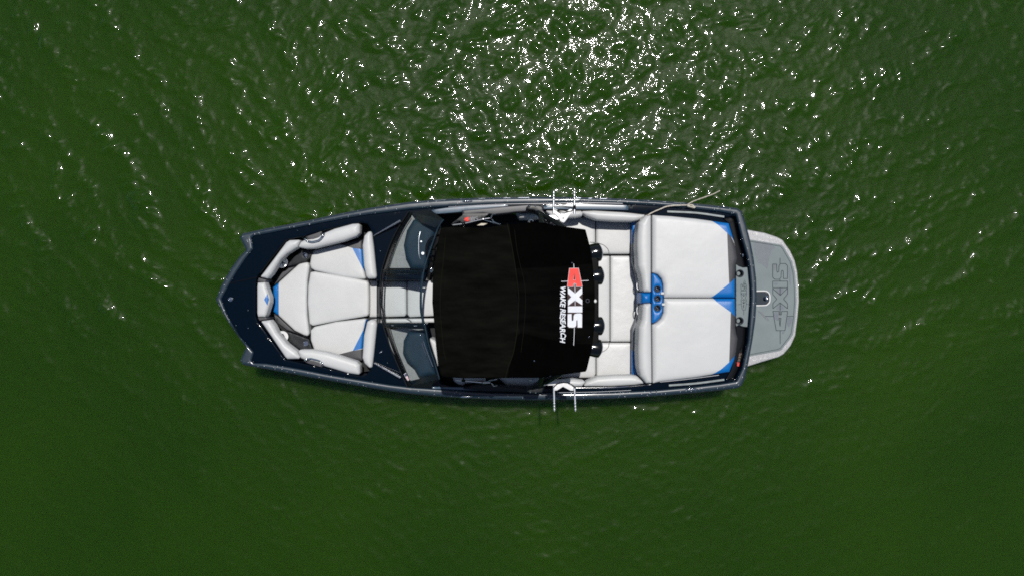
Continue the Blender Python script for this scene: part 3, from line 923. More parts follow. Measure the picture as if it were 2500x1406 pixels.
cushion('seat_cushion', [(1340, 860), (1454.5, 838), (1454.5, 914), (1449, 922), (1340, 923)], Z_SEAT, .15, 4)
for pts in ([(1440, 592), (1455, 593), (1472, 598), (1482, 606), (1486.5, 614), (1487, 621)], [(1487.5, 836), (1485, 847), (1477, 855), (1466, 860), (1452, 861)]):
    mb = MB(); mb.tube(smooth_line([P(x, y, Z_SEAT + .011) for x, y in pts], 5), .003, 6); mb.build('seat_piping', M['charcoal'], boat)
# side bolsters
bolster('side_bolster', [(1330, 513.5), (1419, 514), (1424, 520), (1421, 528), (1405, 531), (1350, 533)], .69, .54, 3)
bolster('side_bolster', [(1422, 515), (1450, 513), (1520, 517), (1577, 524), (1572, 531), (1559, 538), (1544, 541), (1499, 540), (1457, 537), (1432, 528), (1421.5, 520)], .69, .54, 4)
bolster('side_bolster', [(1340, 941), (1345, 931), (1400, 925), (1424, 929), (1430, 933), (1421, 944), (1380, 945)], .69, .54, 3)
bolster('side_bolster', [(1424, 943.5), (1431, 931), (1458, 919.5), (1500, 916.5), (1542, 915.5), (1556, 918), (1569, 927), (1577, 936), (1550, 940), (1490, 943.5)], .69, .54, 4)
bolster('side_bolster', [(1104, 922), (1108, 932), (1121, 940.5), (1131, 941), (1135, 937), (1185, 931), (1185, 912), (1110, 912)], .66, .35, 3, mat='vinyl')
bolster('side_bolster', [(1204, 912), (1238, 942), (1306, 946), (1318, 940), (1324.5, 931), (1320, 912)], .66, .35, 4)
bolster('side_bolster', [(1258, 517), (1310, 515), (1324, 531), (1300, 533), (1268, 533)], .66, .35, 3)
# rear backrest
surf('backrest_base', [(1543.5, 539), (1562, 539), (1562, 575), (1568, 660), (1570, 700), (1570, 760), (1565, 810), (1564, 860), (1562, 918), (1543.5, 918), (1544, 800), (1556.5, 770), (1557, 700), (1551, 665), (1544, 640)], .50, .12,
     [M['greyvinyl'], M['blue']], boat, panels=[([(1540, 530), (1570, 530), (1570, 572), (1540, 600)], 1), ([(1540, 850), (1570, 885), (1570, 930), (1540, 930)], 1), ([(1562, 712), (1580, 712), (1580, 745), (1562, 745)], 1)], r=.02, w=.02)
bolster('backrest', [(1560, 545), (1566, 537), (1578, 524.5), (1590.8, 524), (1590.8, 713.5), (1573, 713.5), (1570, 708), (1568.5, 690), (1565, 670), (1558.5, 650), (1556, 600), (1557, 570)], .80, .50, 4, r=.055, w=.065, crown=.006)
bolster('backrest', [(1573, 741.5), (1590.8, 740), (1592.8, 936), (1578, 936), (1572, 927), (1565, 919), (1560, 899), (1558.5, 860), (1560, 800), (1567, 780), (1569.5, 748)], .80, .50, 4, r=.055, w=.065, crown=.006)
bolster('backrest_strap', [(1566, 714.5), (1591, 714.5), (1591, 739.5), (1566, 741)], .785, .42, 1.5, mat='blue', r=.07, w=.07)
for x, y in ((1559, 697), (1559, 757)):
    mb = MB(); c = P(x, y, .56); mb.tube([c + Vector((math.cos(a) * .022, math.sin(a) * .055, 0)) for a in np.linspace(0, 2 * math.pi, 21)[:-1]], .006, 6, closed=True)
    mb.build('seat_ring', M['steel'], boat)
# blue console with three drink holders
cups = [(1605.5, 706), (1605.5, 729), (1605.5, 752)]
def circ(c, r, n=20): return [(c[0] + r * math.cos(2 * math.pi * k / n), c[1] + r * math.sin(2 * math.pi * k / n)) for k in range(n)]
con = cushion('drink_console', [(1592, 667.5), (1599, 669), (1606, 673.5), (1615, 685), (1618.5, 699), (1619.5, 729), (1619, 760), (1613, 775.5), (1603, 785), (1592, 790.5)], .79, .6, 3, mat='blue',
        holes=[circ(c, 7.2) for c in cups], r=.03, w=.035, crown=.003, step=.02)
lab(con, 'blue moulded console between the sun pads')
for x, y in cups:
    c = P(x, y, .785)
    mb = MB(); mb.tube([c + Vector((math.cos(a) * .036, math.sin(a) * .036, .001 - .012)) for a in np.linspace(0, 2 * math.pi, 29)[:-1]], .005, 8, closed=True)
    mb.lathe(c + Vector((0, 0, -.07)), (0, 0, 1), [(0, .034), (.003, .034)], 20)
    for k in range(4):
        a = k * math.pi / 2 + .4
        mb.tube([c + Vector((0, 0, -.035)), c + Vector((math.cos(a) * .018, math.sin(a) * .018, -.03)), c + Vector((math.cos(a + .5) * .034, math.sin(a + .5) * .034, -.022))], .004, 6)
    mb.lathe(c + Vector((0, 0, -.05)), (0, 0, 1), [(0, .012), (.02, .011), (.024, .004)], 12)
    mb.build('cup_holder', M['rail'], con)
for x, y in ((1617.5, 716), (1620, 743)):
    slab('latch', [(x - 4, y - 3), (x + 4, y - 3), (x + 4, y + 3), (x - 4, y + 3)], .815, .78, M['vinyl'], boat, .006, 1.5)
# sun pads
ZP = .79
lab(cushion('sun_pad', [(1593, 525), (1640, 528), (1700, 534), (1781, 545), (1788, 568), (1797, 600), (1802, 633), (1797, 650), (1796, 680), (1796, 700), (1796, 726.8), (1622, 726.8), (1620.3, 715), (1620, 695), (1616, 681), (1607, 671), (1593, 665.5)], ZP, .66, 2.5,
        panels=[([(1731, 534), (1752, 549), (1775, 569.5), (1784, 577), (1810, 610), (1810, 530), (1731, 530)], 1),
                ([(1775, 569.5), (1784, 577), (1806, 620), (1806, 665), (1795.8, 679), (1779.9, 692), (1777, 625)], 2),
                ([(1810, 667), (1795.8, 679), (1779.9, 692), (1760, 708), (1737, 726), (1737, 732), (1810, 732)], 1)], extra=['blue', 'charcoal'], r=.04, w=.05, step=.035),
    'white rear sun pad with blue corners on the upper side of the photo')
lab(cushion('sun_pad', [(1622, 728.2), (1796, 728.2), (1797, 773), (1797.5, 800), (1800, 815), (1803, 826), (1799, 860), (1794, 880), (1782.5, 908), (1700, 921.5), (1612, 932), (1594, 936), (1593, 793), (1604, 787), (1614, 778), (1620, 764), (1620.5, 745)], ZP, .66, 2.5,
        panels=[([(1737, 722), (1750, 737), (1783.9, 761.8), (1797, 774), (1810, 780), (1810, 722)], 1),
                ([(1783.9, 761.8), (1798, 775), (1812, 800), (1812, 850), (1794.8, 867.4), (1779.9, 883.3), (1782, 820)], 2),
                ([(1815, 860), (1794.8, 867.4), (1779.9, 883.3), (1760, 901), (1734, 917), (1734, 930), (1815, 930)], 1)], extra=['blue', 'charcoal'], r=.04, w=.05, step=.035),
    'white rear sun pad with blue corners on the lower side of the photo')

# ------------------------------------------------------------------ transom
hole2 = [circ((1806.5, 668), 8), circ((1806, 782.7), 8)]
tp = surf('transom_step', rnd([(1797, 645), (1803, 650), (1814, 654), (1828, 652.5), (1832, 690), (1832.8, 727), (1831, 760), (1828.5, 798), (1815, 797), (1803, 793), (1797, 797)], 2), .665, .55, M['eva'], boat, holes=hole2, r=.008, w=.010, step=.03)
lab(tp, 'grey foam covered step behind the sun pads')
for x, y in ((1806.5, 668), (1806, 782.7)):
    c = P(x, y, .665); mb = MB()
    mb.tube([c + Vector((math.cos(a) * .043, math.sin(a) * .043, .0)) for a in np.linspace(0, 2 * math.pi, 29)[:-1]], .007, 8, closed=True)
    mb.build('cup_rim', M['rail'], tp)
    mb = MB(); mb.lathe(c + Vector((-.008, 0, -.10)), (0, 0, 1), [(0, .034), (.015, .034), (.018, .024), (.06, .024), (.062, .020)], 24); mb.build('cup_well', M['eva'], tp)
mb = MB(); c = P(1813.7, 623.3, .61)
mb.lathe(c, (0, 0, 1), [(0, .026), (.006, .026), (.018, .018), (.024, .006)], 18); mb.build('transom_light', M['chrome'], boat)

# the four-letter mark: outlines in a common frame
def fr(s, ox, oy, pts): return [(ox + x / s, oy + y / s) for x, y in pts]
PL = dict(
    S=[(680, 33), (742, 33), (745, 140), (755, 162), (775, 150), (778, 60), (800, 25), (880, 25), (912, 60), (912, 258), (848, 258), (846, 145), (830, 128), (815, 145), (810, 240), (780, 270), (710, 268), (680, 235)],
    I=[(680, 297), (912, 297), (912, 400), (680, 400)],
    X=[(682, 430), (745, 575 - 75 + 10), (795, 545), (800, 515), (912, 405), (912, 495), (850, 572), (912, 645), (912, 720), (795, 630), (684, 722), (684, 640), (745, 575), (682, 500)],
    A=[(684, 762), (780, 762), (780, 815), (815, 815), (820, 762), (914, 762), (872, 1062), (735, 1062)],
    A2=[(780, 868), (808, 868), (795, 995)])
PL['X'] = [(682, 412), (800, 515), (912, 405), (912, 495), (850, 572), (912, 645), (912, 720), (795, 630), (684, 722), (684, 640), (745, 575), (682, 500)]
LN = [[(795, -60), (795, 25)], [(795, 270), (795, 297)], [(797, 400), (797, 515)], [(797, 630), (797, 815)], [(797, 1062), (797, 1270)], [(565, 840), (690, 840)], [(905, 840), (1005, 840)]]
def etch(name, conv, z, wd, parent, mat, lines=True):
    mb = MB()
    for k in ('S', 'I', 'X', 'A', 'A2'):
        p = [P(*conv(q), z) for q in PL[k]]
        p = p + [p[0]]
        for a, b in zip(p, p[1:]): mb.ribbon([a, b], wd, .003)
    if lines:
        for l in LN: mb.ribbon([P(*conv(q), z) for q in l], wd, .003)
    return mb.build(name, mat, parent, smooth=False)

# swim platform
ZSP = .27
PLAT = [(1815, 556), (1825, 561), (1868, 569), (1898, 579), (1911, 586, 5), (1930, 613), (1941, 636, 5), (1947, 662), (1950.5, 699), (1951.5, 735), (1948, 775), (1942.5, 819, 6), (1931, 844), (1914, 864, 5), (1901, 871.5), (1858, 884), (1824, 895), (1810, 897)]
NOTCH = [(1830, 712), (1868, 710.5, 6), (1878, 716, 7), (1880, 737, 7), (1872, 745.5, 6), (1830, 746)]
plat = surf('swim_platform', rnd(PLAT, 2), ZSP, .12, M['platform'], boat, r=.02, w=.02, step=.04)
lab(plat, 'white flaked swim platform with grey foam mat behind the stern')
MATO = [(1812, 583), (1832, 585.5), (1909, 598), (1914, 604), (1934, 638), (1941, 665), (1944, 700), (1945, 736), (1942, 775), (1936.5, 815), (1930, 826), (1909, 853), (1903, 856), (1832, 869), (1812, 872)]
mt = surf('foam_mat', rnd(MATO, 2), ZSP + .008, ZSP - .005, M['eva'], plat, holes=[rnd([(1838, 711), (1867, 711, 6), (1877, 717, 6), (1879, 736, 6), (1871, 744.5, 6), (1838, 745)], 1)], r=.003, w=.004, step=.05)
mb = MB()
IN2 = [(1833, 590), (1905, 601.5), (1910, 607), (1929, 640), (1936, 667), (1939, 702), (1940, 736), (1937, 775), (1931.5, 812), (1926, 823), (1905.5, 849), (1899, 852), (1832, 864.5)]
mb.ribbon([P(x, y, ZSP + .009) for x, y in IN2], .0055, .003)
mb.build('mat_groove', M['groove'], mt, smooth=False)
conv = lambda q: (1780 + q[0] / 6.39, 640 + q[1] / 6.39)
etch('mat_lettering', conv, ZSP + .0095, .0070, mt, M['groove'])
# wet patches left on the mat by feet and drips
for pts in ([(1840, 588), (1880, 594), (1896, 606), (1884, 612), (1876, 640), (1874, 660), (1866, 650), (1850, 640), (1842, 610)],
            [(1887, 646), (1894, 645), (1894, 660), (1889, 662)], [(1888.5, 689), (1898, 689), (1900, 695), (1892, 698)],
            [(1889, 704), (1917, 704), (1904, 720)], [(1904, 741), (1891, 756), (1920, 756)], [(1888, 761), (1900, 762), (1902, 781), (1897, 784), (1891, 775)],
            [(1922, 773), (1935, 774), (1932, 790), (1925, 799), (1921, 790)], [(1909, 809), (1916, 809), (1915, 814), (1909, 815)],
            [(1850, 757), (1860, 762), (1870, 773), (1878, 778), (1876, 785), (1866, 776), (1856, 765), (1849, 760)], [(1927, 650), (1930, 665), (1930, 700), (1927, 690), (1926, 665)]):
    surf('wet_patch', rnd(pts, 5, 4), ZSP + .0086, ZSP + .0078, M['eva_wet'], mt, r=0, step=.06, flat=True)
# tow hook recess
mb = MB(); mb.tube([P(x, y, ZSP + .012) for x, y in rnd(NOTCH[1:5], 6, 5)] , .009, 8)
mb = MB()
loop = [(1838, 711), (1866, 710.5), (1874, 713), (1878.5, 719), (1879.5, 728), (1878.5, 737), (1873, 743.5), (1866, 745.5), (1838, 746)]
mb.tube(smooth_line([P(x, y, ZSP + .014) for x, y in loop], 4), .009, 8)
mb.build('recess_rim', M['alu'], plat)
slab('recess_floor', [(1836, 712), (1866, 712), (1876, 718), (1877.5, 737), (1870, 744), (1836, 744)], ZSP + .004, ZSP - .01, M['groove'], plat, .001)
mb = MB(); c = P(1868.5, 727, ZSP)
mb.lathe(c, (0, 0, 1), [(0, .016), (.03, .016), (.034, .028), (.05, .028), (.056, .02), (.05, .006)], 20); mb.build('tow_hook', M['chrome'], plat)
# lettering pressed into the grey step, smaller
conv2 = lambda q: (1809 + (q[0] - 680) * .37 / 6.39, 694 + (q[1] - 33) * .384 / 6.39)
etch('step_lettering', conv2, .6665, .004, tp, M['groove'])
mb = MB()
for k in range(6): mb.ribbon([P(1816 + (k % 2) * 1.5, 684 + k * 3.2, .6665), P(1819.5 + (k % 3), 686.4 + k * 3.2, .6665)], .003, .003)
mb.build('step_lettering', M['groove'], tp, smooth=False)
# small coloured mark in the lower recess, letters stacked along the transom
mk = MB()
def mark(cx, cy, ang_, L, z, parent):
    """the same mark at badge size: red first letter, three grey letters, thin line"""
    ca, sa = math.cos(ang_), math.sin(ang_)
    # letter frame: u runs from first letter to last, 0..1 ; v across
    def cv(q):
        u = (1062 - q[1]) / 1029.0 * L; v = (q[0] - 797) / 1029.0 * L
        return (cx + u * ca - v * sa, cy + u * sa + v * ca)
    a = slab('badge_letter', [cv(q) for q in PL['A']], z, z - .002, M['red'], parent, .0003)
    for k in ('S', 'I', 'X'):
        slab('badge_letter', [cv(q) for q in PL[k]], z, z - .002, M['brown'], parent, .0003)
    mb = MB()
    for l in ([(797, -60), (797, 1000)], [(565, 840), (1005, 840)]):
        mb.ribbon([P(*cv(q), z - .001) for q in l], .003, .002)
    mb.build('badge_line', M['brown'], parent, smooth=False)
bd = slab('badge', rot_rect(1805.5, 872, 46, 9, R(-76), .604), .603, .59, M['black'], boat, .0005)
mark(1801.5, 893, R(-77), 32, .606, bd)

# ------------------------------------------------------------------ tower with canopy, speakers, racks
ZC = 1.95
tw = MB()
# hidden structure below the canopy: two hoops of square tube
for xx, zz in ((1325, 1.76), (1385, 1.76)):
    pts = [P(1300, 512, .75), P(1318, 522, 1.2), P(xx, 566, zz), P(xx + 8, 640, zz + .04), P(xx + 8, 820, zz + .04), P(xx, 895, zz), P(1318, 940, 1.2), P(1300, 953, .75)]
    tw.tube(smooth_line(pts, 5), .030, 8)
tower = tw.build('tower', M['tower'], boat)
lab(tower, 'black tower arch that carries the canopy')
slab('crossbar', [(1405, 600), (1432, 604), (1445, 612, 6), (1462, 636, 6), (1462, 836, 6), (1446, 858, 6), (1432, 868), (1405, 872)], 1.80, 1.70, M['matte'], tower, .012, 3)
slab('tower_foot', [(1128, 514), (1165, 511), (1240, 504), (1292, 500), (1322, 500.5), (1329, 503), (1326, 512), (1300, 516), (1258, 518.5), (1240, 521), (1205, 524.5), (1178, 521), (1150, 523), (1129, 526)], .80, .66, M['towergrey'], tower, .012, 1)
slab('tower_foot', [(1128, 949), (1160, 941), (1196, 937), (1215, 940), (1240, 944), (1258, 944), (1300, 948), (1322, 953), (1320, 958.5), (1290, 958.5), (1240, 955), (1170, 953)], .80, .66, M['tower'], tower, .012, 1)
slab('tower_leg', [(1284, 507), (1292, 500), (1322, 502), (1328, 510), (1325, 513), (1331, 519), (1339, 532), (1339, 541), (1331, 541), (1321, 527), (1312, 519), (1302, 514), (1288, 513)], 1.15, .80, M['tower'], tower, .014, 2)
slab('tower_leg', [(1284, 955), (1300, 947), (1314, 939), (1322, 932), (1325, 924), (1336, 924), (1338, 932), (1332, 943), (1326, 951), (1324, 958), (1300, 960)], 1.15, .80, M['tower'], tower, .014, 2)
slab('tower_badge_plate', [(1100, 548), (1127, 527), (1131, 521), (1196, 521), (1180, 534), (1136, 545), (1128, 546), (1122, 540), (1103, 549)], .92, .80, M['tower'], tower, .006, 1)
mark_par = slab('badge', rot_rect(1149, 536.5, 34, 9, R(-4), .925), .925, .91, M['towergrey'], boat, .0005)
slab('badge_letter', [(1133.5, 533), (1145, 530), (1145, 534), (1142, 535.5), (1145, 537), (1145.5, 541), (1135, 541)], .929, .925, M['red'], mark_par, .0003)
for q in ([(1148, 541), (1149.5, 541), (1155, 529), (1153.5, 529)], [(1147.5, 530), (1149, 530), (1154, 540), (1152.5, 540)], [(1157, 530), (1158.6, 530), (1158.6, 539), (1157, 539)],
          [(1161, 530), (1166.5, 528.5), (1166.5, 530), (1163, 531)], [(1161, 533.5), (1166.5, 532.5), (1166.5, 534), (1161, 535)], [(1161, 538), (1166.5, 537), (1166.5, 538.3), (1161, 539.3)], [(1161, 530), (1162.3, 530), (1162.3, 535), (1161, 535)], [(1165.3, 533), (1166.6, 533), (1166.6, 538), (1165.3, 538)]):
    slab('badge_letter', q, .929, .925, M['greyvinyl'], mark_par, .0003)
for x, y in ((1293, 504), (1307, 503), (1294.6, 956.6), (1308, 957.5)):
    mb = MB(); mb.lathe(P(x, y, 1.15), (0, 0, 1), [(-.02, .010), (.006, .010), (.012, .006), (.014, .002)], 14); mb.build('bolt', M['chrome'], tower)

# canopy
CAN = [(1075, 554, 6), (1100, 553), (1180, 555.5), (1225, 549), (1290, 542), (1331, 542.5), (1359, 549.5), (1427, 559), (1431, 560, 2), (1436, 580), (1441, 600), (1447, 640), (1452, 690), (1453, 735), (1452, 790), (1446, 850), (1441, 872), (1434, 903), (1431, 908, 2),
       (1379, 915), (1339, 919), (1322, 924), (1220, 924), (1129, 925), (1085, 923), (1074, 920, 5), (1069, 899), (1065, 859), (1059.5, 804), (1055.5, 760), (1053.5, 739), (1055, 679), (1059, 639), (1068, 585), (1072, 565)]
cx0, cx1 = (1050 - 1250) * S(ZC), (1455 - 1250) * S(ZC)
cyc = (703 - 738) * S(ZC)
def can_z(x, y):
    v = (y - cyc) / (185 * S(ZC))
    z = ZC - .055 * v ** 2 * np.abs(v)
    u = (x - cx0) / (cx1 - cx0)
    z = z - .10 * np.clip(.30 - u, 0, 1) ** 1.5 / .16 * .5
    z = z + .0030 * np.sin(x * 21 + 2 * np.sin(y * 3)) * np.clip(1 - u * 1.6, 0, 1) + .0022 * np.sin(y * 17 + 3 * np.sin(x * 5 + 1)) + .0016 * np.sin(x * 43 + y * 11 + 2 * np.sin(y * 9))
    return z
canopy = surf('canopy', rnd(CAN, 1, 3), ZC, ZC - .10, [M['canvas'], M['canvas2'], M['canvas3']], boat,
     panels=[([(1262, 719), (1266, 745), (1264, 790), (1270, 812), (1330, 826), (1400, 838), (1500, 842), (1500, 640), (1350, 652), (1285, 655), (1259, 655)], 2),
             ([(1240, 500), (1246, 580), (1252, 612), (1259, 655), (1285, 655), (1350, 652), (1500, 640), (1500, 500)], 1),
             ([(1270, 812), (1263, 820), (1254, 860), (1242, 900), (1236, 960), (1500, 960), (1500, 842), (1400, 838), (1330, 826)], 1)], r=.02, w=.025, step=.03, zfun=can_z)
lab(canopy, 'black canvas sun canopy stretched over the cockpit')
def on_can(px, py, off=.004):
    p = P(px, py, ZC); p.z = float(can_z(p.x, p.y)) + off
    return p
for pts, r_ in (([(1238, 545), (1245.7, 580), (1257.7, 649), (1266, 719), (1266, 745), (1263, 800), (1253.7, 860), (1241, 895), (1234, 922)], .0030),
            ([(1256, 560), (1264, 620), (1280, 690), (1283, 740), (1279, 800), (1272, 860)], .0018), ([(1086, 580), (1081, 640), (1075, 700), (1074, 745), (1077, 800), (1083, 860), (1088, 880)], .0018)):
    ln = smooth_line([(x, y, 0) for x, y in pts], 6)
    mb = MB(); mb.tube([on_can(p.x, p.y, .001) for p in ln], r_, 6); mb.build('canopy_seam', M['piping'], canopy)
ZK = lambda s: (1340, 640)
def cf(pts): return [(1340 + x / 6.394, 640 + y / 6.394) for x, y in pts]
def decal(name, pts, off, mat, holes=()):
    return surf(name, cf(pts), ZC, None, mat, canopy, holes=[cf(h) for h in holes], r=0, step=.012, zfun=lambda x, y: can_z(x, y) + off)
LA = [(322, 100), (462, 98), (520, 380), (430, 384), (424, 330), (385, 332), (380, 382), (288, 382)]
LA2 = [(397, 165), (412, 280), (382, 280)]
LX = [(295, 394), (410, 492), (518, 392), (520, 490), (468, 540), (520, 590), (520, 668), (408, 592), (300, 675), (300, 595), (352, 540), (300, 490)]
LI = [(298, 688), (520, 686), (520, 780), (298, 780)]
LS = [(295, 808), (352, 806), (354, 900), (362, 915), (378, 912), (386, 895), (388, 840), (402, 808), (440, 797), (500, 797), (517, 815), (515, 1012), (450, 1012), (447, 905), (437, 897), (428, 910), (426, 980), (410, 1007), (380, 1016), (315, 1012), (293, 990)]
def grow(p, g):
    c = (sum(q[0] for q in p) / len(p), sum(q[1] for q in p) / len(p))
    n = len(p); out = []
    sg = 1 if signed_area(p) > 0 else -1
    for i in range(n):
        a, b, d = Vector(p[i - 1]), Vector(p[i]), Vector(p[(i + 1) % n])
        e1 = (b - a).normalized(); e2 = (d - b).normalized()
        n1 = Vector((e1.y, -e1.x)) * sg; n2 = Vector((e2.y, -e2.x)) * sg
        m_ = (n1 + n2); m_ = m_ / max(.5, m_.length_squared / 2 + 1e-9) if m_.length > .1 else n1
        m_ = m_ * min(1, 1.6 / max(m_.length, .01))
        out.append((b.x + m_.x * g, b.y + m_.y * g))
    return out
decal('print_shadow', [(287, 386), (522, 386), (526, 800), (522, 1022), (300, 1024), (284, 1000), (284, 786), (292, 782)], .0022, M['maroon'])
decal('letter', grow(LA, 4), .0034, M['white'], [grow(LA2, -3)]); decal('letter', LA, .0046, M['red'], [LA2])
for l in (LX, LI, LS): decal('letter', grow(l, 1.5), .0038, M['white'])
mb = MB()
for l in ([(387, 28), (392, 98)], [(397, 1022), (395, 1120), (388, 1295)], [(404, 335), (408, 480)], [(408, 600), (410, 680)], [(192, 302), (300, 298)], [(500, 294), (620, 288)]):
    q = cf(l); mb.ribbon([on_can(x, y, .0055) for x, y in q], .0048, .002)
mb.build('print_line', M['white'], canopy, smooth=False)
# brush script along the canopy, letter tops towards the stern
def lettering(text, x0, y0, y1, hgt, mat, parent):
    cu = bpy.data.curves.new('lettering', 'FONT'); cu.body = text
    cu.size = 1.0; cu.shear = 0.22; cu.offset = 0.028; cu.extrude = 0.0; cu.space_character = 0.98
    tmp = bpy.data.objects.new('lettering_curve', cu); sc.collection.objects.link(tmp)
    bpy.context.view_layer.update()
    me = bpy.data.meshes.new_from_object(tmp.evaluated_get(bpy.context.evaluated_depsgraph_get()))
    bpy.data.objects.remove(tmp)
    n = len(me.vertices); co = np.zeros(n * 3); me.vertices.foreach_get('co', co); co = co.reshape(-1, 3)
    lo, hi = co.min(0), co.max(0)
    u = (co[:, 0] - lo[0]) / (hi[0] - lo[0]); v = (co[:, 1] - lo[1]) / (hi[1] - lo[1])
    jig = 0.9 * np.sin(u * 31) + .5 * np.sin(u * 67)
    vv = []
    for a, b, j in zip(u, v, jig):
        p = on_can(x0 + b * hgt + j, y0 + a * (y1 - y0), .004)
        vv.append(p)
    me.vertices.foreach_set('co', np.array([tuple(p) for p in vv]).ravel())
    me.materials.clear(); me.materials.append(mat)
    me.update()
    bm = bmesh.new(); bm.from_mesh(me)
    bmesh.ops.recalc_face_normals(bm, faces=bm.faces)
    if bm.faces and sum(f.normal.z for f in bm.faces) < 0:
        bmesh.ops.reverse_faces(bm, faces=bm.faces)
    bm.to_mesh(me); bm.free()
    return link('lettering', me, parent)
lettering('WAKE RESEARCH', 1367.5, 699.5, 837, 13, M['white'], canopy)

# speaker pods
for x, y, dx, dy, name in ((1448, 618, 1, .16, 1), (1452, 673.5, 1, .04, 2), (1453, 795, 1, -.02, 3), (1448, 848, 1, -.16, 4)):
    c = P(x, y, 1.72); ax_ = Vector((dx, dy, -.12)).normalized()
    mb = MB(); mb.lathe(c, ax_, [(-.12, .03), (-.11, .06), (-.08, .082), (-.03, .095), (.02, .101), (.055, .103), (.070, .099)], 32)
    sp = mb.build('speaker_pod', M['black'], tower)
    mb = MB(); mb.lathe(c, ax_, [(.066, .096), (.080, .085), (.095, .055), (.102, .02)], 28); mb.build('speaker_grille', M['hull'], boat if False else tower)
    mb = MB(); cc = c + Vector((-.02, .0, .095)); mb.lathe(cc, (0, 0, 1), [(0, .012), (.008, .010), (.011, .004)], 12); mb.build('pod_highlight', M['chrome'], tower)  # small bright dot added for the highlight on each pod
mb = MB(); c = P(1448.7, 734.3, 1.80)
mb.lathe(c, (0, 0, 1), [(0, .012), (.10, .012), (.11, .020), (.13, .022), (.145, .014), (.15, .003)], 16); mb.build('anchor_light', M['alu'], tower)
mb = MB(); c = P(1434.5, 734, ZC + .012); mb.tube([c + Vector((math.cos(a) * .018, math.sin(a) * .018, 0)) for a in np.linspace(0, 2 * math.pi, 21)[:-1]], .003, 6, closed=True)
mb.build('grommet', M['rail'], canopy)
for x, y in ((1304.5, 880.8), (1437.5, 822.5), (1396.5, 642)):
    mb = MB(); mb.lathe(on_can(x, y, -.002), (0, 0, 1), [(0, .006), (.004, .006), (.007, .002)], 10); mb.build('snap', M['chrome'], canopy)

# canopy struts
ZS = 1.45
for seg in ([[(1105, 550), (1128, 547.5)], [(1136, 546), (1178, 536)], [(1181, 535.5), (1196, 533.5)], [(1180, 537), (1200, 543), (1222, 549)], [(1198, 534), (1201, 527), (1205, 523.5), (1210, 524)], [(1201, 536), (1206, 543), (1215, 547)]],
            [[(1113, 927.5), (1127, 928)], [(1136, 929), (1176, 933)], [(1182, 933.5), (1197, 933)], [(1181, 932), (1198, 928), (1216, 924)], [(1200, 934), (1204, 940), (1208, 941.5), (1214, 940)]]):
    mb = MB()
    for k, s_ in enumerate(seg):
        mb.tube(smooth_line([P(x, y, ZS) for x, y in s_], 4) if len(s_) > 2 else [P(x, y, ZS) for x, y in s_], .0085 if k < 3 else .006, 8)
    st_ = mb.build('canopy_strut', M['chrome'], boat)
    mb = MB(); a = P(*seg[0][1], ZS); b = P(*seg[1][0], ZS); mb.tube([a, b], .014, 8)
    up = P((seg[0][1][0] + seg[1][0][0]) / 2, 560 if seg[0][0][1] < 700 else 918, ZC - .07)
    mb.tube([(a + b) / 2, up], .012, 6); mb.tube([P(*seg[3][-1], ZS), P(seg[3][-1][0], 560 if seg[0][0][1] < 700 else 915, ZC - .07)], .012, 6)
    mb.build('strut_clamp', M['matte'], st_)
    mb = MB(); j = P(1180, seg[2][0][1] + 0, ZS); mb.lathe(j + Vector((0, 0, -.012)), (0, 0, 1), [(0, .012), (.024, .012), (.03, .006)], 12); mb.build('strut_joint', M['steel'], st_)
slab('strap', [(1164, 551), (1175, 545.5), (1191, 546), (1180, 551)], 1.0, .98, M['beige'], boat, .002)
mb = MB(); mb.tube(smooth_line([P(1290, 543, 1.5), P(1293, 539, 1.5), P(1298, 538, 1.5), P(1302, 541, 1.5)], 4), .010, 8); mb.build('tower_grip', M['chrome'], boat)
mb = MB(); mb.tube(smooth_line([P(1292, 925, 1.5), P(1296, 927.5, 1.5), P(1302, 927, 1.5)], 4), .009, 8); mb.build('tower_grip', M['chrome'], boat)

# board racks on both sides of the tower
ZR = 1.35   # height of the racks
def prong(x0, y0, x1, y1, out, parent, mat='fork'):
    """stainless fork arm with stacked round stops at its tip"""
    A = P(x0, y0, ZR); B = P(x1, y1, ZR)
    mb = MB(); mb.tube([A, B], .0125, 10)
    d = (B - A).normalized()
    p = B
    for k in range(3):
        mb.lathe(p, d, [(0, .006), (.004, .0135), (.016, .0145), (.024, .0135), (.028, .006), (.036, .006)], 14)
        p = p + d * .034
    return mb.build('rack_arm', M[mat], parent)
# upper side of the photo
rb = MB(); a = P(1337, 531.5, ZR - .02); b = P(1366, 531.5, ZR - .02)
rb.box((a + b) / 2, (b - a).length, 9 * S(ZR), .035)
rack = rb.build('board_rack', M['steel'], boat, smooth=False); lab(rack, 'steel board rack fork on the upper side of the photo')
vb = slab('rack_bracket', [(1352.5, 511, 1), (1356, 510), (1361, 513), (1374.5, 525), (1388, 513), (1393, 510.5), (1397, 512), (1399, 519, 2), (1390, 527), (1384, 536), (1378.5, 543, 2), (1375, 544.3, 2), (1368, 541, 2), (1363, 532), (1352.5, 522)], ZR + .02, ZR - .005, M['alu'], rack, .004, 1)
mb = MB(); mb.lathe(P(1375, 533, ZR + .02), (0, 0, 1), [(0, .008), (.003, .008)], 14); mb.build('rack_bolt', M['black'], rack)
prong(1351.5, 522, 1351.7, 489, 1, rack, 'steel'); prong(1402.5, 523, 1402.5, 489, 1, rack, 'steel')
slab('rack_mount', [(1326, 523), (1334, 524), (1337, 529), (1337, 537), (1333, 538), (1328, 530)], ZR - .01, ZR - .12, M['steel'], rack, .004)
slab('rack_mount', [(1334, 541), (1337, 537.5), (1352, 539), (1357, 547.5), (1340, 545)], ZR - .05, ZR - .12, M['towergrey'], rack, .004)
mb = MB()
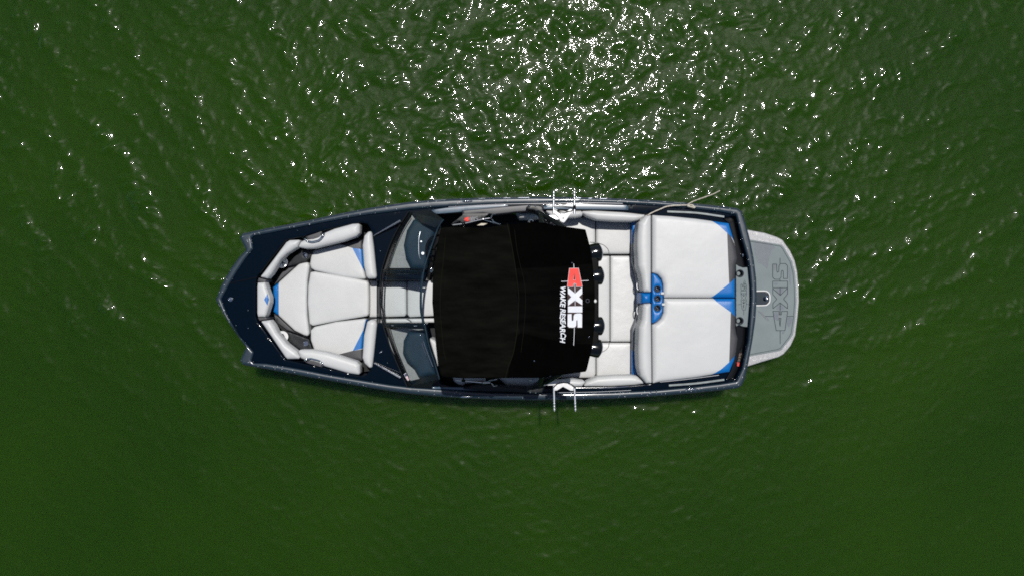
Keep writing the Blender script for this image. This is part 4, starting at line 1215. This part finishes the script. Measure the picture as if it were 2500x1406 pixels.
for l in ([(1353, 499), (1378, 504), (1401, 508)], [(1352, 503.5), (1375, 506), (1400, 509)], [(1354, 512), (1372, 519), (1380, 521)], [(1368, 512.5), (1384, 517), (1397, 516)], [(1360, 516), (1370, 522)], [(1378, 521), (1398, 514)]):
    mb.tube([P(x, y, ZR + .028) for x, y in l], .0035, 6)
mb.tube([P(1402.5, 502, ZR), P(1402.5, 512, ZR)], .017, 10)
mb.build('bungee_cord', M['matte'], rack)
# lower side
rb = MB(); a = P(1337, 934.5, ZR - .02); b = P(1368, 934.5, ZR - .02)
rb.box((a + b) / 2, (b - a).length, 9.5 * S(ZR), .035)
rack2 = rb.build('board_rack', M['alu'], boat, smooth=False); lab(rack2, 'white board rack fork on the lower side of the photo')
slab('rack_bracket', [(1352.5, 953), (1352.8, 945), (1360, 938), (1366, 935.5), (1367, 931), (1372, 928.5), (1380, 928), (1386, 935), (1391, 939), (1400, 944.5), (1400, 953), (1393, 953), (1374.5, 943.2), (1360, 952.5)], ZR + .02, ZR - .005, M['alu'], rack2, .004, .6)
prong(1352, 941, 1353, 981, 1, rack2); prong(1402.3, 943, 1404, 981, 1, rack2)
mb = MB(); mb.tube(smooth_line([P(x, y, ZR + .03) for x, y in ((1351, 946), (1358, 938), (1368, 934.3), (1380, 933), (1392, 936), (1400, 941), (1404, 946))], 4), .005, 8)
mb.build('bungee_cord', M['matte'], rack2)
slab('rack_mount', [(1328, 940), (1331, 932), (1337, 930), (1337, 939)], ZR - .01, ZR - .12, M['steel'], rack2, .004)
slab('strap', [(1356, 918.5), (1362.5, 917.5), (1358, 928), (1352, 928.5)], ZR - .1, ZR - .105, M['beige'], boat, .001)
slab('strap', [(1337, 921.5), (1351, 918.7), (1351.5, 920.7), (1338, 923.3)], ZR - .1, ZR - .105, M['beige'], boat, .001)

# ------------------------------------------------------------------ mooring rope
def rope():
    pts = [P(1563, 537, .70), P(1576, 531, .75), P(1584.7, 524, .80), P(1598, 517, .76), P(1613.6, 510.5, .74), P(1625, 505.5, .735), P(1639.5, 503, .73), P(1658, 502, .722), P(1675, 501.5, .722), P(1690, 503.5, .722),
           P(1697, 506.5, .725), P(1692, 507.5, .735), P(1680, 504.5, .735), P(1686, 501, .735), P(1693, 502.5, .74), P(1690, 505.5, .75), P(1679, 503.5, .745), P(1681, 499, .74), P(1692, 492.5, .64),
           P(1712, 485, .44), P(1741, 474.5, .16), P(1753, 468.5, .05), P(1762, 464, -.06)]
    ln = smooth_line(pts, 6)
    mb = MB()
    # two strands laid round each other
    for ph in (0, math.pi):
        L = 0; q = []
        for i, p in enumerate(ln):
            if i: L += (p - ln[i - 1]).length
            q.append(p + Vector((0, math.cos(L * 160 + ph), math.sin(L * 160 + ph))) * .0035)
        mb.tube(q, .0062, 6)
    o = mb.build('rope', M['rope'])
    o['label'] = 'thin cream mooring rope knotted over the gunwale and trailing into the water'
    o['category'] = 'rope'
rope()
